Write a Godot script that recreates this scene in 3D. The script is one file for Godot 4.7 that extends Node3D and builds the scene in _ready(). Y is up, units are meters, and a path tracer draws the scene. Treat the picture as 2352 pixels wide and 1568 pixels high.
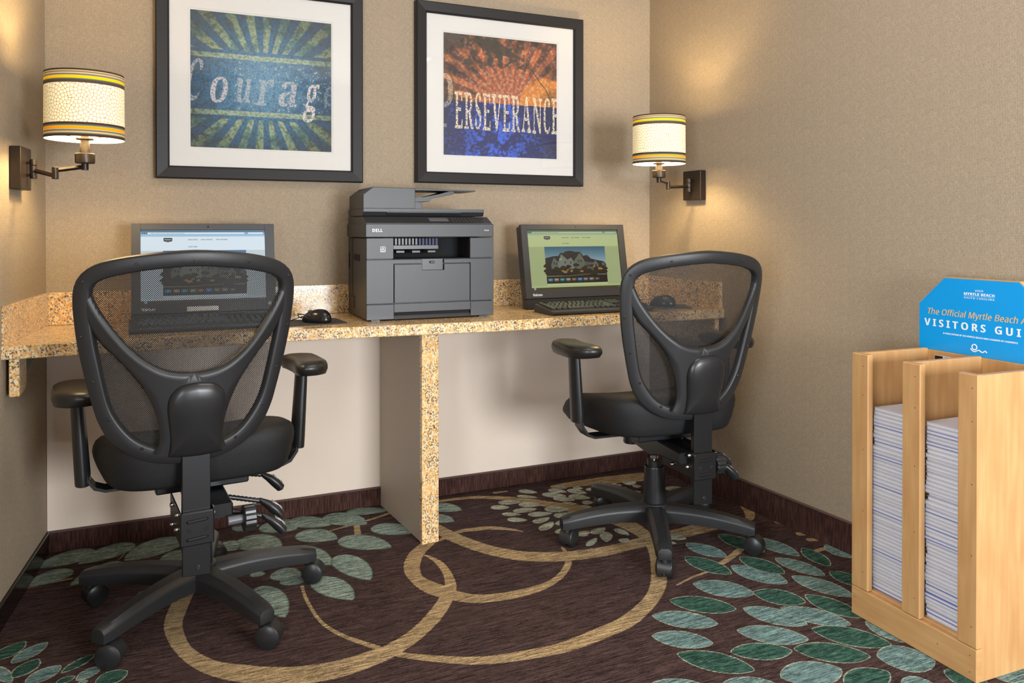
extends Node3D
# A hotel business nook: two mesh office chairs at a granite counter, two framed prints, two sconces, a printer, two computers, a brochure rack.
# World: back wall z = 0, floor y = 0, x to the right along the back wall, metres.

const FOCAL := 1820.0          # pixels, for the 2352 x 1568 frame
const EYE := Vector3(0.330, 1.08, 3.039)
const YAW := 0.4237            # the camera looks to the right of the back wall's normal
const PITCH := -0.0075
const AXIS_ROW := 538.5        # image row of the lens axis: the lens is shifted down
const ROOM_W := 2.3892
const ROOM_D := 5.2
const ROOM_H := 2.55
const LEFT_SLANT := 0.1033     # left wall: x = -slant * z
const RIGHT_SLANT := 0.0422    # right wall: x = ROOM_W + slant * z
const TOP := 0.759             # counter height

var M := {}
var rng := RandomNumberGenerator.new()
var used := {}

# ------------------------------------------------------------------ geometry kit
class Soup:
	var p := PackedVector3Array()
	var t := PackedVector2Array()
	var uvd := false
	func tri(a: Vector3, b: Vector3, c: Vector3) -> void:     # counter-clockwise seen from outside
		p.append(a); p.append(b); p.append(c)
		if uvd:
			t.append(Vector2.ZERO); t.append(Vector2.ZERO); t.append(Vector2.ZERO)
	func quad(a: Vector3, b: Vector3, c: Vector3, d: Vector3) -> void:
		tri(a, b, c); tri(a, c, d)
	func quad_uv(a: Vector3, b: Vector3, c: Vector3, d: Vector3, ta: Vector2, tb: Vector2, tc: Vector2, td: Vector2) -> void:
		if not uvd:
			uvd = true
			t.resize(p.size())
		p.append(a); p.append(b); p.append(c); p.append(a); p.append(c); p.append(d)
		t.append(ta); t.append(tb); t.append(tc); t.append(ta); t.append(tc); t.append(td)
	func out_tri(a: Vector3, b: Vector3, c: Vector3, inside: Vector3) -> void:
		if (b - a).cross(c - a).dot(a + b + c - inside * 3.0) < 0.0:
			tri(a, c, b)
		else:
			tri(a, b, c)
	func out_quad(a: Vector3, b: Vector3, c: Vector3, d: Vector3, inside: Vector3) -> void:
		out_tri(a, b, c, inside); out_tri(a, c, d, inside)

func mesh_of(s: Soup, crease := 38.0) -> ArrayMesh:
	var n: int = s.p.size()
	var fn := PackedVector3Array()
	var fa := PackedVector3Array()
	fn.resize(n / 3); fa.resize(n / 3)
	var at := {}
	var keys := []
	keys.resize(n)
	for i in n / 3:
		var c: Vector3 = (s.p[i * 3 + 1] - s.p[i * 3]).cross(s.p[i * 3 + 2] - s.p[i * 3])
		fa[i] = c
		fn[i] = c.normalized()
		if crease > 0.0:
			for j in 3:
				var k := Vector3i((s.p[i * 3 + j] * 20000.0).round())
				keys[i * 3 + j] = k
				if at.has(k):
					at[k].append(i)
				else:
					at[k] = [i]
	var lim := cos(deg_to_rad(crease))
	var pos := PackedVector3Array(); var nor := PackedVector3Array(); var tex := PackedVector2Array()
	pos.resize(n); nor.resize(n)
	if s.uvd:
		tex.resize(n)
	for i in n / 3:
		for j in 3:
			var src: int = i * 3 + [0, 2, 1][j]               # Godot's front faces run clockwise
			var dst := i * 3 + j
			pos[dst] = s.p[src]
			if s.uvd:
				tex[dst] = s.t[src]
			if crease <= 0.0:
				nor[dst] = fn[i]
				continue
			var sum := Vector3.ZERO
			for f in at[keys[src]]:
				if fn[f].dot(fn[i]) >= lim:
					sum += fa[f]
			nor[dst] = sum.normalized() if sum.length_squared() > 0.0 else Vector3.UP
	var arr := []
	arr.resize(Mesh.ARRAY_MAX)
	arr[Mesh.ARRAY_VERTEX] = pos
	arr[Mesh.ARRAY_NORMAL] = nor
	if s.uvd:
		arr[Mesh.ARRAY_TEX_UV] = tex
	var m := ArrayMesh.new()
	m.add_surface_from_arrays(Mesh.PRIMITIVE_TRIANGLES, arr)
	return m

func numbered(called: String) -> String:
	if not used.has(called):
		used[called] = 0
		return called
	used[called] += 1
	return "%s_%03d" % [called, used[called]]

func thing(called: String, label: String, category: String, at := Vector3.ZERO, turn := 0.0, group := "") -> Node3D:
	var o := Node3D.new()
	o.name = numbered(called)
	add_child(o)
	o.position = at
	o.rotation.y = turn
	tag(o, label, category, group)
	return o

func tag(o: Node, label: String, category: String, group := "") -> void:
	o.set_meta("label", label)
	o.set_meta("category", category)
	if group != "":
		o.set_meta("group", group)

func put(called: String, mesh: Mesh, mat: Material, parent: Node = null) -> MeshInstance3D:
	var o := MeshInstance3D.new()
	o.name = called if parent else numbered(called)
	o.mesh = mesh
	o.material_override = mat
	o.cast_shadow = GeometryInstance3D.SHADOW_CASTING_SETTING_ON
	(parent if parent else self).add_child(o, true)
	return o

func part(called: String, s: Soup, mat: Material, parent: Node = null, crease := 38.0) -> MeshInstance3D:
	return put(called, mesh_of(s, crease), mat, parent)

func structure(called: String, s: Soup, mat: Material, crease := 20.0) -> MeshInstance3D:
	var o := part(called, s, mat, null, crease)
	o.set_meta("kind", "structure")
	return o

func bc(c: Vector3, h: Vector3, bevel: float, b: Basis, axis: int, sx: float, sy: float, sz: float) -> Vector3:   # a corner of the face across that axis
	var q := Vector3(sx * (h.x - bevel), sy * (h.y - bevel), sz * (h.z - bevel))
	q[axis] = (sx if axis == 0 else sy if axis == 1 else sz) * h[axis]
	return c + b * q

func box(s: Soup, c: Vector3, size: Vector3, bevel := 0.0, b := Basis()) -> void:
	var h := size * 0.5
	for axis in 3:
		for sg in [-1.0, 1.0]:
			var q := []
			for k in [[-1.0, -1.0], [1.0, -1.0], [1.0, 1.0], [-1.0, 1.0]]:
				var e := [0.0, 0.0, 0.0]
				e[axis] = sg; e[(axis + 1) % 3] = k[0]; e[(axis + 2) % 3] = k[1]
				q.append(bc(c, h, bevel, b, axis, e[0], e[1], e[2]))
			s.out_quad(q[0], q[1], q[2], q[3], c)
	if bevel <= 0.0:
		return
	for axis in 3:                                             # the edges that run along this axis
		var a1 := (axis + 1) % 3
		var a2 := (axis + 2) % 3
		for s1 in [-1.0, 1.0]:
			for s2 in [-1.0, 1.0]:
				var lo := [0.0, 0.0, 0.0]; var hi := [0.0, 0.0, 0.0]
				lo[axis] = -1.0; lo[a1] = s1; lo[a2] = s2
				hi[axis] = 1.0; hi[a1] = s1; hi[a2] = s2
				s.out_quad(bc(c, h, bevel, b, a1, lo[0], lo[1], lo[2]), bc(c, h, bevel, b, a1, hi[0], hi[1], hi[2]), bc(c, h, bevel, b, a2, hi[0], hi[1], hi[2]), bc(c, h, bevel, b, a2, lo[0], lo[1], lo[2]), c)
	for sx in [-1.0, 1.0]:
		for sy in [-1.0, 1.0]:
			for sz in [-1.0, 1.0]:
				s.out_tri(bc(c, h, bevel, b, 0, sx, sy, sz), bc(c, h, bevel, b, 1, sx, sy, sz), bc(c, h, bevel, b, 2, sx, sy, sz), c)

func box_between(s: Soup, lo: Vector3, hi: Vector3, bevel := 0.0) -> void:
	box(s, (lo + hi) * 0.5, hi - lo, bevel)

func lathe(s: Soup, prof: Array, seg := 24, xf := Transform3D(), squash := 1.0) -> void:   # prof: Vector2(radius, height), bottom to top
	for i in seg:
		var a0 := TAU * i / seg
		var a1 := TAU * (i + 1) / seg
		var d0 := Vector3(cos(a0), 0, sin(a0) * squash)
		var d1 := Vector3(cos(a1), 0, sin(a1) * squash)
		for k in prof.size() - 1:
			var q: Vector2 = prof[k]
			var w: Vector2 = prof[k + 1]
			var p0: Vector3 = xf * (d0 * q.x + Vector3(0, q.y, 0))
			var p1: Vector3 = xf * (d0 * w.x + Vector3(0, w.y, 0))
			var p2: Vector3 = xf * (d1 * w.x + Vector3(0, w.y, 0))
			var p3: Vector3 = xf * (d1 * q.x + Vector3(0, q.y, 0))
			if w.x > 1e-6:
				s.tri(p0, p1, p2)
			if q.x > 1e-6:
				s.tri(p0, p2, p3)

func along(a: Vector3, b: Vector3) -> Transform3D:            # local y runs from a to b
	var y := (b - a).normalized()
	var x := y.cross(Vector3.FORWARD if absf(y.z) < 0.9 else Vector3.UP).normalized()
	return Transform3D(Basis(x, y, x.cross(y)), a)

func rod(s: Soup, a: Vector3, b: Vector3, r: float, seg := 16, bevel := 0.001) -> void:
	var l := a.distance_to(b)
	lathe(s, [Vector2(0, 0), Vector2(r - bevel, 0), Vector2(r, bevel), Vector2(r, l - bevel), Vector2(r - bevel, l), Vector2(0, l)], seg, along(a, b))

func tube(s: Soup, pts: Array, radii: Array, seg := 12, squash := 1.0, side := Vector3.ZERO) -> void:
	var frames := []
	var n := pts.size()
	var up := side
	for i in n:
		var d: Vector3 = ((pts[mini(i + 1, n - 1)] as Vector3) - (pts[maxi(i - 1, 0)] as Vector3)).normalized()
		if up == Vector3.ZERO:
			up = Vector3.UP if absf(d.y) < 0.9 else Vector3.RIGHT
		up = (up - d * up.dot(d)).normalized()
		frames.append([d, up, d.cross(up)])
	for i in n - 1:
		for k in seg:
			var a0 := TAU * k / seg
			var a1 := TAU * (k + 1) / seg
			var q := []
			for e in [[i, a0], [i, a1], [i + 1, a1], [i + 1, a0]]:
				var f: Array = frames[e[0]]
				var r: float = radii[e[0]]
				q.append((pts[e[0]] as Vector3) + f[1] * cos(e[1]) * r + f[2] * sin(e[1]) * r * squash)
			s.quad(q[0], q[1], q[2], q[3])
	for e in [0, n - 1]:
		var f: Array = frames[e]
		var r: float = radii[e]
		for k in seg:
			var a0 := TAU * k / seg
			var a1 := TAU * (k + 1) / seg
			s.out_tri(pts[e], (pts[e] as Vector3) + f[1] * cos(a0) * r + f[2] * sin(a0) * r * squash, (pts[e] as Vector3) + f[1] * cos(a1) * r + f[2] * sin(a1) * r * squash, (pts[e] as Vector3) + f[0] * (1.0 if e == 0 else -1.0))

func inset(poly: PackedVector2Array, d: float) -> PackedVector2Array:
	var r := PackedVector2Array()
	var n := poly.size()
	for i in n:
		var a := (poly[i] - poly[(i - 1 + n) % n]).normalized()
		var b := (poly[(i + 1) % n] - poly[i]).normalized()
		var m := Vector2(-a.y, a.x) + Vector2(-b.y, b.x)
		m = m.normalized() / maxf(0.35, m.length() * 0.5)
		r.append(poly[i] + m * d)
	return r

func extrude(s: Soup, poly: PackedVector2Array, z0: float, z1: float, xf := Transform3D(), bevel := 0.0) -> void:   # poly counter-clockwise, x right, y up; z towards the viewer
	if Geometry2D.is_polygon_clockwise(poly):
		pass
	var area := 0.0
	for i in poly.size():
		area += poly[i].cross(poly[(i + 1) % poly.size()])
	if area < 0.0:
		poly.reverse()
	var small := inset(poly, bevel) if bevel > 0.0 else poly
	var rings := [[small, z0], [poly, z0 + bevel], [poly, z1 - bevel], [small, z1]] if bevel > 0.0 else [[poly, z0], [poly, z1]]
	for k in rings.size() - 1:
		var lo: PackedVector2Array = rings[k][0]
		var hi: PackedVector2Array = rings[k + 1][0]
		for i in poly.size():
			var j := (i + 1) % poly.size()
			s.quad(xf * Vector3(lo[i].x, lo[i].y, rings[k][1]), xf * Vector3(lo[j].x, lo[j].y, rings[k][1]), xf * Vector3(hi[j].x, hi[j].y, rings[k + 1][1]), xf * Vector3(hi[i].x, hi[i].y, rings[k + 1][1]))
	var t := Geometry2D.triangulate_polygon(small)
	for i in t.size() / 3:
		var a := small[t[i * 3]]; var b := small[t[i * 3 + 1]]; var c := small[t[i * 3 + 2]]
		if (b - a).cross(c - a) < 0.0:
			var h := b
			b = c; c = h
		s.tri(xf * Vector3(a.x, a.y, z1), xf * Vector3(b.x, b.y, z1), xf * Vector3(c.x, c.y, z1))
		s.tri(xf * Vector3(a.x, a.y, z0), xf * Vector3(c.x, c.y, z0), xf * Vector3(b.x, b.y, z0))

func spline(pts: Array, per := 6, closed := false) -> PackedVector2Array:
	var r := PackedVector2Array()
	var n := pts.size()
	for i in (n if closed else n - 1):
		var p0: Vector2 = pts[(i - 1 + n) % n] if closed else pts[maxi(i - 1, 0)]
		var p1: Vector2 = pts[i]
		var p2: Vector2 = pts[(i + 1) % n]
		var p3: Vector2 = pts[(i + 2) % n] if closed else pts[mini(i + 2, n - 1)]
		for k in per:
			r.append(p1.cubic_interpolate(p2, p0, p3, float(k) / per))
	if not closed:
		r.append(pts[n - 1])
	return r

func resampled(poly: PackedVector2Array, count: int) -> PackedVector2Array:   # by arc length, ends kept
	var len := [0.0]
	for i in poly.size() - 1:
		len.append(len[-1] + poly[i].distance_to(poly[i + 1]))
	var r := PackedVector2Array()
	var j := 0
	for k in count:
		var want: float = len[-1] * k / (count - 1)
		while j < poly.size() - 2 and len[j + 1] < want:
			j += 1
		var span: float = maxf(len[j + 1] - len[j], 1e-9)
		r.append(poly[j].lerp(poly[j + 1], clampf((want - len[j]) / span, 0.0, 1.0)))
	return r

func round_rect(x0: float, y0: float, x1: float, y1: float, r: float, seg := 4) -> PackedVector2Array:
	var p := PackedVector2Array()
	for c in [[x1 - r, y0 + r, -PI / 2], [x1 - r, y1 - r, 0.0], [x0 + r, y1 - r, PI / 2], [x0 + r, y0 + r, PI]]:
		for k in seg + 1:
			var a: float = c[2] + PI / 2 * k / seg
			p.append(Vector2(c[0] + cos(a) * r, c[1] + sin(a) * r))
	return p

# ------------------------------------------------------------------ lettering
var fonts := {}
func font(kind: String, tracking := 0.0) -> Font:
	var key := "%s %f" % [kind, tracking]
	if not fonts.has(key):
		var f := SystemFont.new()
		f.font_names = PackedStringArray(["Droid Serif" if kind.begins_with("serif") else "Droid Sans"])
		f.font_weight = 700 if kind.ends_with("bold") else 400
		if tracking != 0.0:
			var v := FontVariation.new()
			v.base_font = f
			v.spacing_glyph = int(round(tracking * 64.0))
			fonts[key] = v
		else:
			fonts[key] = f
	return fonts[key]

func text_arrays(text: String, kind: String, tracking := 0.0, depth := 0.0) -> Array:      # [positions, lower corner, size]
	var tm := TextMesh.new()
	tm.text = text
	tm.font = font(kind, tracking)
	tm.font_size = 64
	tm.pixel_size = 0.01
	tm.depth = depth
	tm.curve_step = 1.0
	var a := tm.surface_get_arrays(0)
	var v: PackedVector3Array = a[Mesh.ARRAY_VERTEX]
	var ix = a[Mesh.ARRAY_INDEX]
	var p := PackedVector3Array()
	if ix != null and ix.size() > 0:
		for i in ix:
			p.append(v[i])
	else:
		p = v
	var lo := Vector3(1e9, 1e9, 1e9)
	var hi := -lo
	for q in p:
		lo = lo.min(q); hi = hi.max(q)
	return [p, lo, hi - lo]

# text filling the box x0..x1, y0..y1 in the plane z = 0 of xf, standing out by depth
func letter_soup(text: String, kind: String, x0: float, y0: float, x1: float, y1: float, depth: float, xf := Transform3D(), tracking := 0.0, shear := 0.0) -> Soup:
	var t := text_arrays(text, kind, tracking, 0.04)
	var s := Soup.new()
	var lo: Vector3 = t[1]
	var size: Vector3 = t[2]
	var p: PackedVector3Array = t[0]
	var h := y1 - y0
	var q := PackedVector3Array()
	for v in p:
		var u := (v.x - lo.x) / size.x
		var w := (v.y - lo.y) / size.y
		q.append(xf * Vector3(lerpf(x0, x1 - shear * h, u) + shear * w * h, lerpf(y0, y1, w), (v.z - lo.z) / size.z * depth))
	for i in q.size() / 3:
		s.tri(q[i * 3], q[i * 3 + 2], q[i * 3 + 1])
	return s

# the same, printed into an image (pixel box; y runs down)
func print_text(im: Image, text: String, kind: String, x0: float, y0: float, x1: float, y1: float, col: Color, tracking := 0.0, shear := 0.0, wear: FastNoiseLite = null) -> void:
	var t := text_arrays(text, kind, tracking)
	var lo: Vector3 = t[1]
	var size: Vector3 = t[2]
	var p: PackedVector3Array = t[0]
	var h := y1 - y0
	for i in p.size() / 3:
		var q := []
		for j in 3:
			var u := (p[i * 3 + j].x - lo.x) / size.x
			var w := (p[i * 3 + j].y - lo.y) / size.y
			q.append(Vector2(lerpf(x0, x1 - shear * h, u) + shear * w * h, lerpf(y1, y0, w)))
		fill_tri(im, q[0], q[1], q[2], col, wear)

func fill_tri(im: Image, a: Vector2, b: Vector2, c: Vector2, col: Color, wear: FastNoiseLite = null) -> void:
	var area := (b - a).cross(c - a)
	if absf(area) < 1e-4:
		return
	var sg := signf(area)
	var xa := maxi(0, int(floor(minf(a.x, minf(b.x, c.x)))))
	var xb := mini(im.get_width() - 1, int(ceil(maxf(a.x, maxf(b.x, c.x)))))
	var ya := maxi(0, int(floor(minf(a.y, minf(b.y, c.y)))))
	var yb := mini(im.get_height() - 1, int(ceil(maxf(a.y, maxf(b.y, c.y)))))
	var ea := (b - a) * sg; var eb := (c - b) * sg; var ec := (a - c) * sg
	for y in range(ya, yb + 1):
		for x in range(xa, xb + 1):
			var cover := 0
			for k in 4:
				var q := Vector2(x + 0.25 + 0.5 * (k % 2), y + 0.25 + 0.5 * (k / 2))
				if ea.cross(q - a) >= 0.0 and eb.cross(q - b) >= 0.0 and ec.cross(q - c) > 0.0:
					cover += 1
			if cover:
				var f := cover * 0.25 * col.a
				if wear:
					f *= clampf(1.0 + wear.get_noise_2d(x, y) * 1.5, 0.25, 1.0)
				im.set_pixel(x, y, im.get_pixel(x, y).lerp(Color(col.r, col.g, col.b), f))

func fill_poly(im: Image, pts: Array, col: Color) -> void:
	var poly := PackedVector2Array(pts)
	var t := Geometry2D.triangulate_polygon(poly)
	for i in t.size() / 3:
		fill_tri(im, poly[t[i * 3]], poly[t[i * 3 + 1]], poly[t[i * 3 + 2]], col)

# ------------------------------------------------------------------ noise and textures
func noise(kind: int, freq: float, seed_: int, octaves := 1) -> FastNoiseLite:
	var n := FastNoiseLite.new()
	n.noise_type = kind
	n.frequency = freq
	n.seed = seed_
	n.fractal_type = FastNoiseLite.FRACTAL_FBM if octaves > 1 else FastNoiseLite.FRACTAL_NONE
	n.fractal_octaves = octaves
	return n

func bytes_of(n: FastNoiseLite, w: int, h: int, sx := 1, sy := 1) -> PackedByteArray:      # seamless grey noise, stretched by sx, sy
	var im := n.get_seamless_image(w / sx, h / sy, false, false, 0.15, true)
	im.convert(Image.FORMAT_L8)
	if sx > 1 or sy > 1:
		im.resize(w, h, Image.INTERPOLATE_CUBIC)
	return im.get_data()

func tex(im: Image) -> ImageTexture:
	return ImageTexture.create_from_image(im)

func grey(b: PackedByteArray, w: int, h: int) -> ImageTexture:
	return tex(Image.create_from_data(w, h, false, Image.FORMAT_L8, b))

func plain(name_: String, c: Color, rough := 0.5, metal := 0.0, spec := 0.5) -> StandardMaterial3D:
	var m := StandardMaterial3D.new()
	m.resource_name = name_
	m.albedo_color = c
	m.roughness = rough
	m.metallic = metal
	m.metallic_specular = spec
	return m

func triplanar(m: StandardMaterial3D, scale: float, world := true) -> void:
	m.uv1_triplanar = true
	m.uv1_world_triplanar = world
	m.uv1_scale = Vector3.ONE * scale
	m.uv1_triplanar_sharpness = 8.0

func bumpy(m: StandardMaterial3D, t: Texture2D, cm: float) -> void:
	m.heightmap_enabled = true
	m.heightmap_texture = t
	m.heightmap_scale = cm

func make_materials() -> void:
	# woven wall covering: threads both ways, one tile is 16 cm
	var w := 512
	var fine := bytes_of(noise(FastNoiseLite.TYPE_VALUE, 0.25, 3), w, w, 4, 1)
	var fine2 := bytes_of(noise(FastNoiseLite.TYPE_VALUE, 0.25, 4), w, w, 1, 4)
	var blot := bytes_of(noise(FastNoiseLite.TYPE_SIMPLEX, 0.02, 5, 3), w, w)
	var col := PackedByteArray(); col.resize(w * w * 3)
	var hgt := PackedByteArray(); hgt.resize(w * w)
	for y in w:
		var ry := absf(fposmod(y / 14.222, 1.0) - 0.5) * 2.0
		for x in w:
			var i := y * w + x
			var rx := absf(fposmod(x / 14.222, 1.0) - 0.5) * 2.0
			var warp := (int(x / 14.222) + int(y / 14.222)) % 2
			var hx := (1.0 - rx * rx) * (1.0 if warp else 0.72) * (0.62 + 0.38 * fine2[i] / 255.0)
			var hy := (1.0 - ry * ry) * (0.72 if warp else 1.0) * (0.62 + 0.38 * fine[i] / 255.0)
			var v := maxf(hx, hy)
			hgt[i] = int(clampf(v * 230.0, 0, 255))
			var k: float = 0.83 + 0.22 * (v - 0.45) + 0.02 * (blot[i] / 255.0 - 0.5) + 0.05 * (fine[i] + fine2[i] - 255.0) / 255.0
			col[i * 3] = int(clampf(k * 255.0, 0, 255))
			col[i * 3 + 1] = int(clampf((k - 0.005) * 255.0, 0, 255))
			col[i * 3 + 2] = int(clampf((k - 0.015) * 255.0, 0, 255))
	var wall_tex := tex(Image.create_from_data(w, w, false, Image.FORMAT_RGB8, col))
	var wall_h := grey(hgt, w, w)
	var m := plain("woven wall covering", Color(0.718, 0.652, 0.566), 0.85, 0.0, 0.3)
	m.albedo_texture = wall_tex
	triplanar(m, 1.0 / 0.16)
	bumpy(m, wall_h, 0.05)
	M.wall = m
	m = plain("painted plaster", Color(0.80, 0.77, 0.72), 0.9, 0.0, 0.3)
	M.ceiling = m
	m = plain("rosy beige added panel", Color(0.895, 0.83, 0.765), 0.8, 0.0, 0.3)  # paler and pinker than the wall covering, to brighten it under the counter
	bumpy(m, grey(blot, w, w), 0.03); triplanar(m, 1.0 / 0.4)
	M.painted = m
	# granite, one tile is 45 cm
	w = 768
	var g1 := bytes_of(noise(FastNoiseLite.TYPE_SIMPLEX, 0.085, 11, 3), w, w)
	var g2 := bytes_of(noise(FastNoiseLite.TYPE_SIMPLEX, 0.030, 12, 3), w, w)
	var g3 := bytes_of(noise(FastNoiseLite.TYPE_SIMPLEX, 0.010, 13, 2), w, w)
	var g4 := bytes_of(noise(FastNoiseLite.TYPE_SIMPLEX, 0.055, 14, 4), w, w)
	var g5 := bytes_of(noise(FastNoiseLite.TYPE_SIMPLEX, 0.25, 15, 2), w, w)
	var g6 := bytes_of(noise(FastNoiseLite.TYPE_SIMPLEX, 0.035, 16, 2), w, w)
	col = PackedByteArray(); col.resize(w * w * 3)
	for i in w * w:
		var n1 := g1[i] / 255.0
		var n2 := g2[i] / 255.0
		var n3 := g3[i] / 255.0
		var n4 := g4[i] / 255.0
		var c := Color(0.95, 0.87, 0.70).lerp(Color(0.91, 0.71, 0.43), clampf((n2 - 0.38) * 3.2 + (n3 - 0.5) * 0.8, 0, 1))
		c = c.lerp(Color(0.80, 0.77, 0.74), clampf((g6[i] / 255.0 - 0.62) * 8.0, 0, 1) * 0.85)
		var s4 := n4 + 0.30 * (n3 - 0.5)
		c = c.lerp(Color(0.70, 0.47, 0.23), clampf((0.41 - s4) * 10.0, 0, 1) * 0.5)
		c = c.lerp(Color(0.34, 0.32, 0.33), clampf((0.325 - s4) * 14.0, 0, 1) * 0.8)
		c = c.lerp(Color(0.17, 0.15, 0.16), clampf((0.225 - n1) * 12.0, 0, 1) * clampf((0.52 - n3) * 6.0, 0, 1))
		c = c.lerp(Color(0.40, 0.16, 0.17), clampf((n1 - 0.80) * 16.0, 0, 1) * clampf((n2 - 0.52) * 9.0, 0, 1))
		var k := 0.90 + 0.2 * g5[i] / 255.0
		col[i * 3] = int(clampf(c.r * k * 255.0, 0, 255))
		col[i * 3 + 1] = int(clampf(c.g * k * 255.0, 0, 255))
		col[i * 3 + 2] = int(clampf(c.b * k * 255.0, 0, 255))
	m = plain("polished granite", Color(0.97, 0.95, 0.92), 0.16)
	m.albedo_texture = tex(Image.create_from_data(w, w, false, Image.FORMAT_RGB8, col))
	triplanar(m, 1.0 / 0.45)
	M.granite = m
	# maple plywood, grain along v, one tile is 60 cm
	w = 512
	var f1 := bytes_of(noise(FastNoiseLite.TYPE_SIMPLEX, 0.05, 21, 3), w, w, 1, 16)
	var f2 := bytes_of(noise(FastNoiseLite.TYPE_SIMPLEX, 0.02, 22, 2), w, w, 1, 4)
	var f3 := bytes_of(noise(FastNoiseLite.TYPE_VALUE, 0.3, 23, 2), w, w, 1, 8)
	for turned in 2:
		col = PackedByteArray(); col.resize(w * w * 3)
		for y in w:
			for x in w:
				var i := (x * w + y) if turned else (y * w + x)
				var g := f1[i] / 255.0 * 0.45 + f2[i] / 255.0 * 0.4 + f3[i] / 255.0 * 0.15
				var c := Color(0.82, 0.63, 0.42).lerp(Color(0.93, 0.775, 0.57), g)
				var o := (y * w + x) * 3
				col[o] = int(c.r * 255.0); col[o + 1] = int(c.g * 255.0); col[o + 2] = int(c.b * 255.0)
		m = plain("maple plywood" if not turned else "maple plywood across", Color(0.865, 0.83, 0.78), 0.38)
		m.albedo_texture = tex(Image.create_from_data(w, w, false, Image.FORMAT_RGB8, col))
		triplanar(m, 1.0 / 0.6)
		M["maple_across" if turned else "maple"] = m
	M.ply_edge = plain("plywood edge", Color(0.84, 0.66, 0.43), 0.55)
	M.nail = plain("steel nail head", Color(0.45, 0.38, 0.30), 0.4, 0.8)
	# carpet base: vertical ribs
	w = 512
	var r1 := bytes_of(noise(FastNoiseLite.TYPE_VALUE, 0.35, 31, 2), w, w, 1, 16)
	var r2 := bytes_of(noise(FastNoiseLite.TYPE_VALUE, 0.3, 32, 2), w, w)
	col = PackedByteArray(); col.resize(w * w * 3)
	for i in w * w:
		var g := 0.35 + 0.75 * (r1[i] / 255.0) * (0.55 + 0.45 * r2[i] / 255.0)
		col[i * 3] = int(clampf(g * 255.0, 0, 255)); col[i * 3 + 1] = int(clampf(g * 240.0, 0, 255)); col[i * 3 + 2] = int(clampf(g * 236.0, 0, 255))
	m = plain("carpet base", Color(0.42, 0.30, 0.27), 0.9, 0.0, 0.3)
	m.albedo_texture = tex(Image.create_from_data(w, w, false, Image.FORMAT_RGB8, col))
	triplanar(m, 1.0 / 0.35)
	bumpy(m, grey(r1, w, w), 0.06)
	M.carpet_base = m
	M.base_welt = plain("carpet base binding", Color(0.33, 0.24, 0.22), 0.7)
	M.vinyl = plain("dark glossy vinyl base", Color(0.10, 0.07, 0.06), 0.10)
	# plastics, metals, fabrics
	var speck := bytes_of(noise(FastNoiseLite.TYPE_SIMPLEX, 0.22, 41, 2), 256, 256)
	var speck_t := grey(speck, 256, 256)
	m = plain("black textured plastic", Color(0.135, 0.135, 0.14), 0.42)
	bumpy(m, speck_t, 0.012); triplanar(m, 1.0 / 0.06, false)
	M.plastic = m
	m = plain("black smooth plastic", Color(0.125, 0.125, 0.13), 0.34)
	M.smooth_plastic = m
	m = plain("soft black armrest", Color(0.125, 0.12, 0.115), 0.36)
	M.armpad = m
	M.black_metal = plain("black powder-coated steel", Color(0.10, 0.10, 0.105), 0.35, 0.2)
	M.chrome = plain("chrome", Color(0.85, 0.85, 0.86), 0.15, 1.0)
	M.grey_plastic = plain("grey plastic", Color(0.36, 0.36, 0.38), 0.4)
	M.sticker = plain("silver sticker", Color(0.55, 0.56, 0.60), 0.35)
	M.white = plain("white print", Color(0.92, 0.92, 0.93), 0.5)
	M.green_print = plain("green print", Color(0.25, 0.62, 0.32), 0.5)
	M.screw = plain("black screw", Color(0.26, 0.26, 0.27), 0.3, 0.7)
	M.hole = plain("dark recess", Color(0.02, 0.02, 0.022), 0.8)
	M.mesh_cloth = plain("black mesh fabric", Color(0.095, 0.09, 0.088), 0.7)
	# seat cloth: a fine diagonal knit
	w = 256
	var knit := PackedByteArray(); knit.resize(w * w)
	for y in w:
		for x in w:
			var u := (x + y) / 16.0
			var v := (x - y) / 16.0
			knit[y * w + x] = int(127 + 63 * cos(u * TAU) + 63 * cos(v * TAU))
	var knit_t := grey(knit, w, w)
	m = plain("black knitted seat fabric", Color(0.155, 0.155, 0.165), 0.62)
	m.albedo_texture = knit_t
	bumpy(m, knit_t, 0.05); triplanar(m, 1.0 / 0.058, false)
	M.seat_cloth = m
	M.bronze = plain("dark bronze", Color(0.19, 0.155, 0.13), 0.38, 0.55)
	# picture frames
	w = 256
	var grain := bytes_of(noise(FastNoiseLite.TYPE_VALUE, 0.3, 51, 2), w, w, 8, 1)
	m = plain("charcoal stained frame", Color(0.14, 0.13, 0.13), 0.45, 0.0, 0.35)
	bumpy(m, grey(grain, w, w), 0.012); triplanar(m, 1.0 / 0.12)
	M.frame = m
	M.mat_board = plain("white mat board", Color(0.825, 0.815, 0.80), 0.9, 0.0, 0.2)
	m = plain("picture glass", Color(1, 1, 1, 0.03), 0.02)
	m.transparency = BaseMaterial3D.TRANSPARENCY_ALPHA
	M.glass = m
	# office machines
	m = plain("charcoal printer plastic", Color(0.168, 0.168, 0.175), 0.40)
	bumpy(m, speck_t, 0.006); triplanar(m, 1.0 / 0.05, false)
	M.printer = m
	M.printer_dark = plain("dark printer plastic", Color(0.125, 0.125, 0.13), 0.4)
	M.bay = plain("black printer innards", Color(0.06, 0.06, 0.065), 0.35)
	M.toner_blue = plain("blue toner cover", Color(0.015, 0.025, 0.22), 0.5)
	M.computer = plain("dark grey computer plastic", Color(0.19, 0.19, 0.205), 0.42)
	M.key = plain("black key", Color(0.15, 0.16, 0.18), 0.35)
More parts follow.
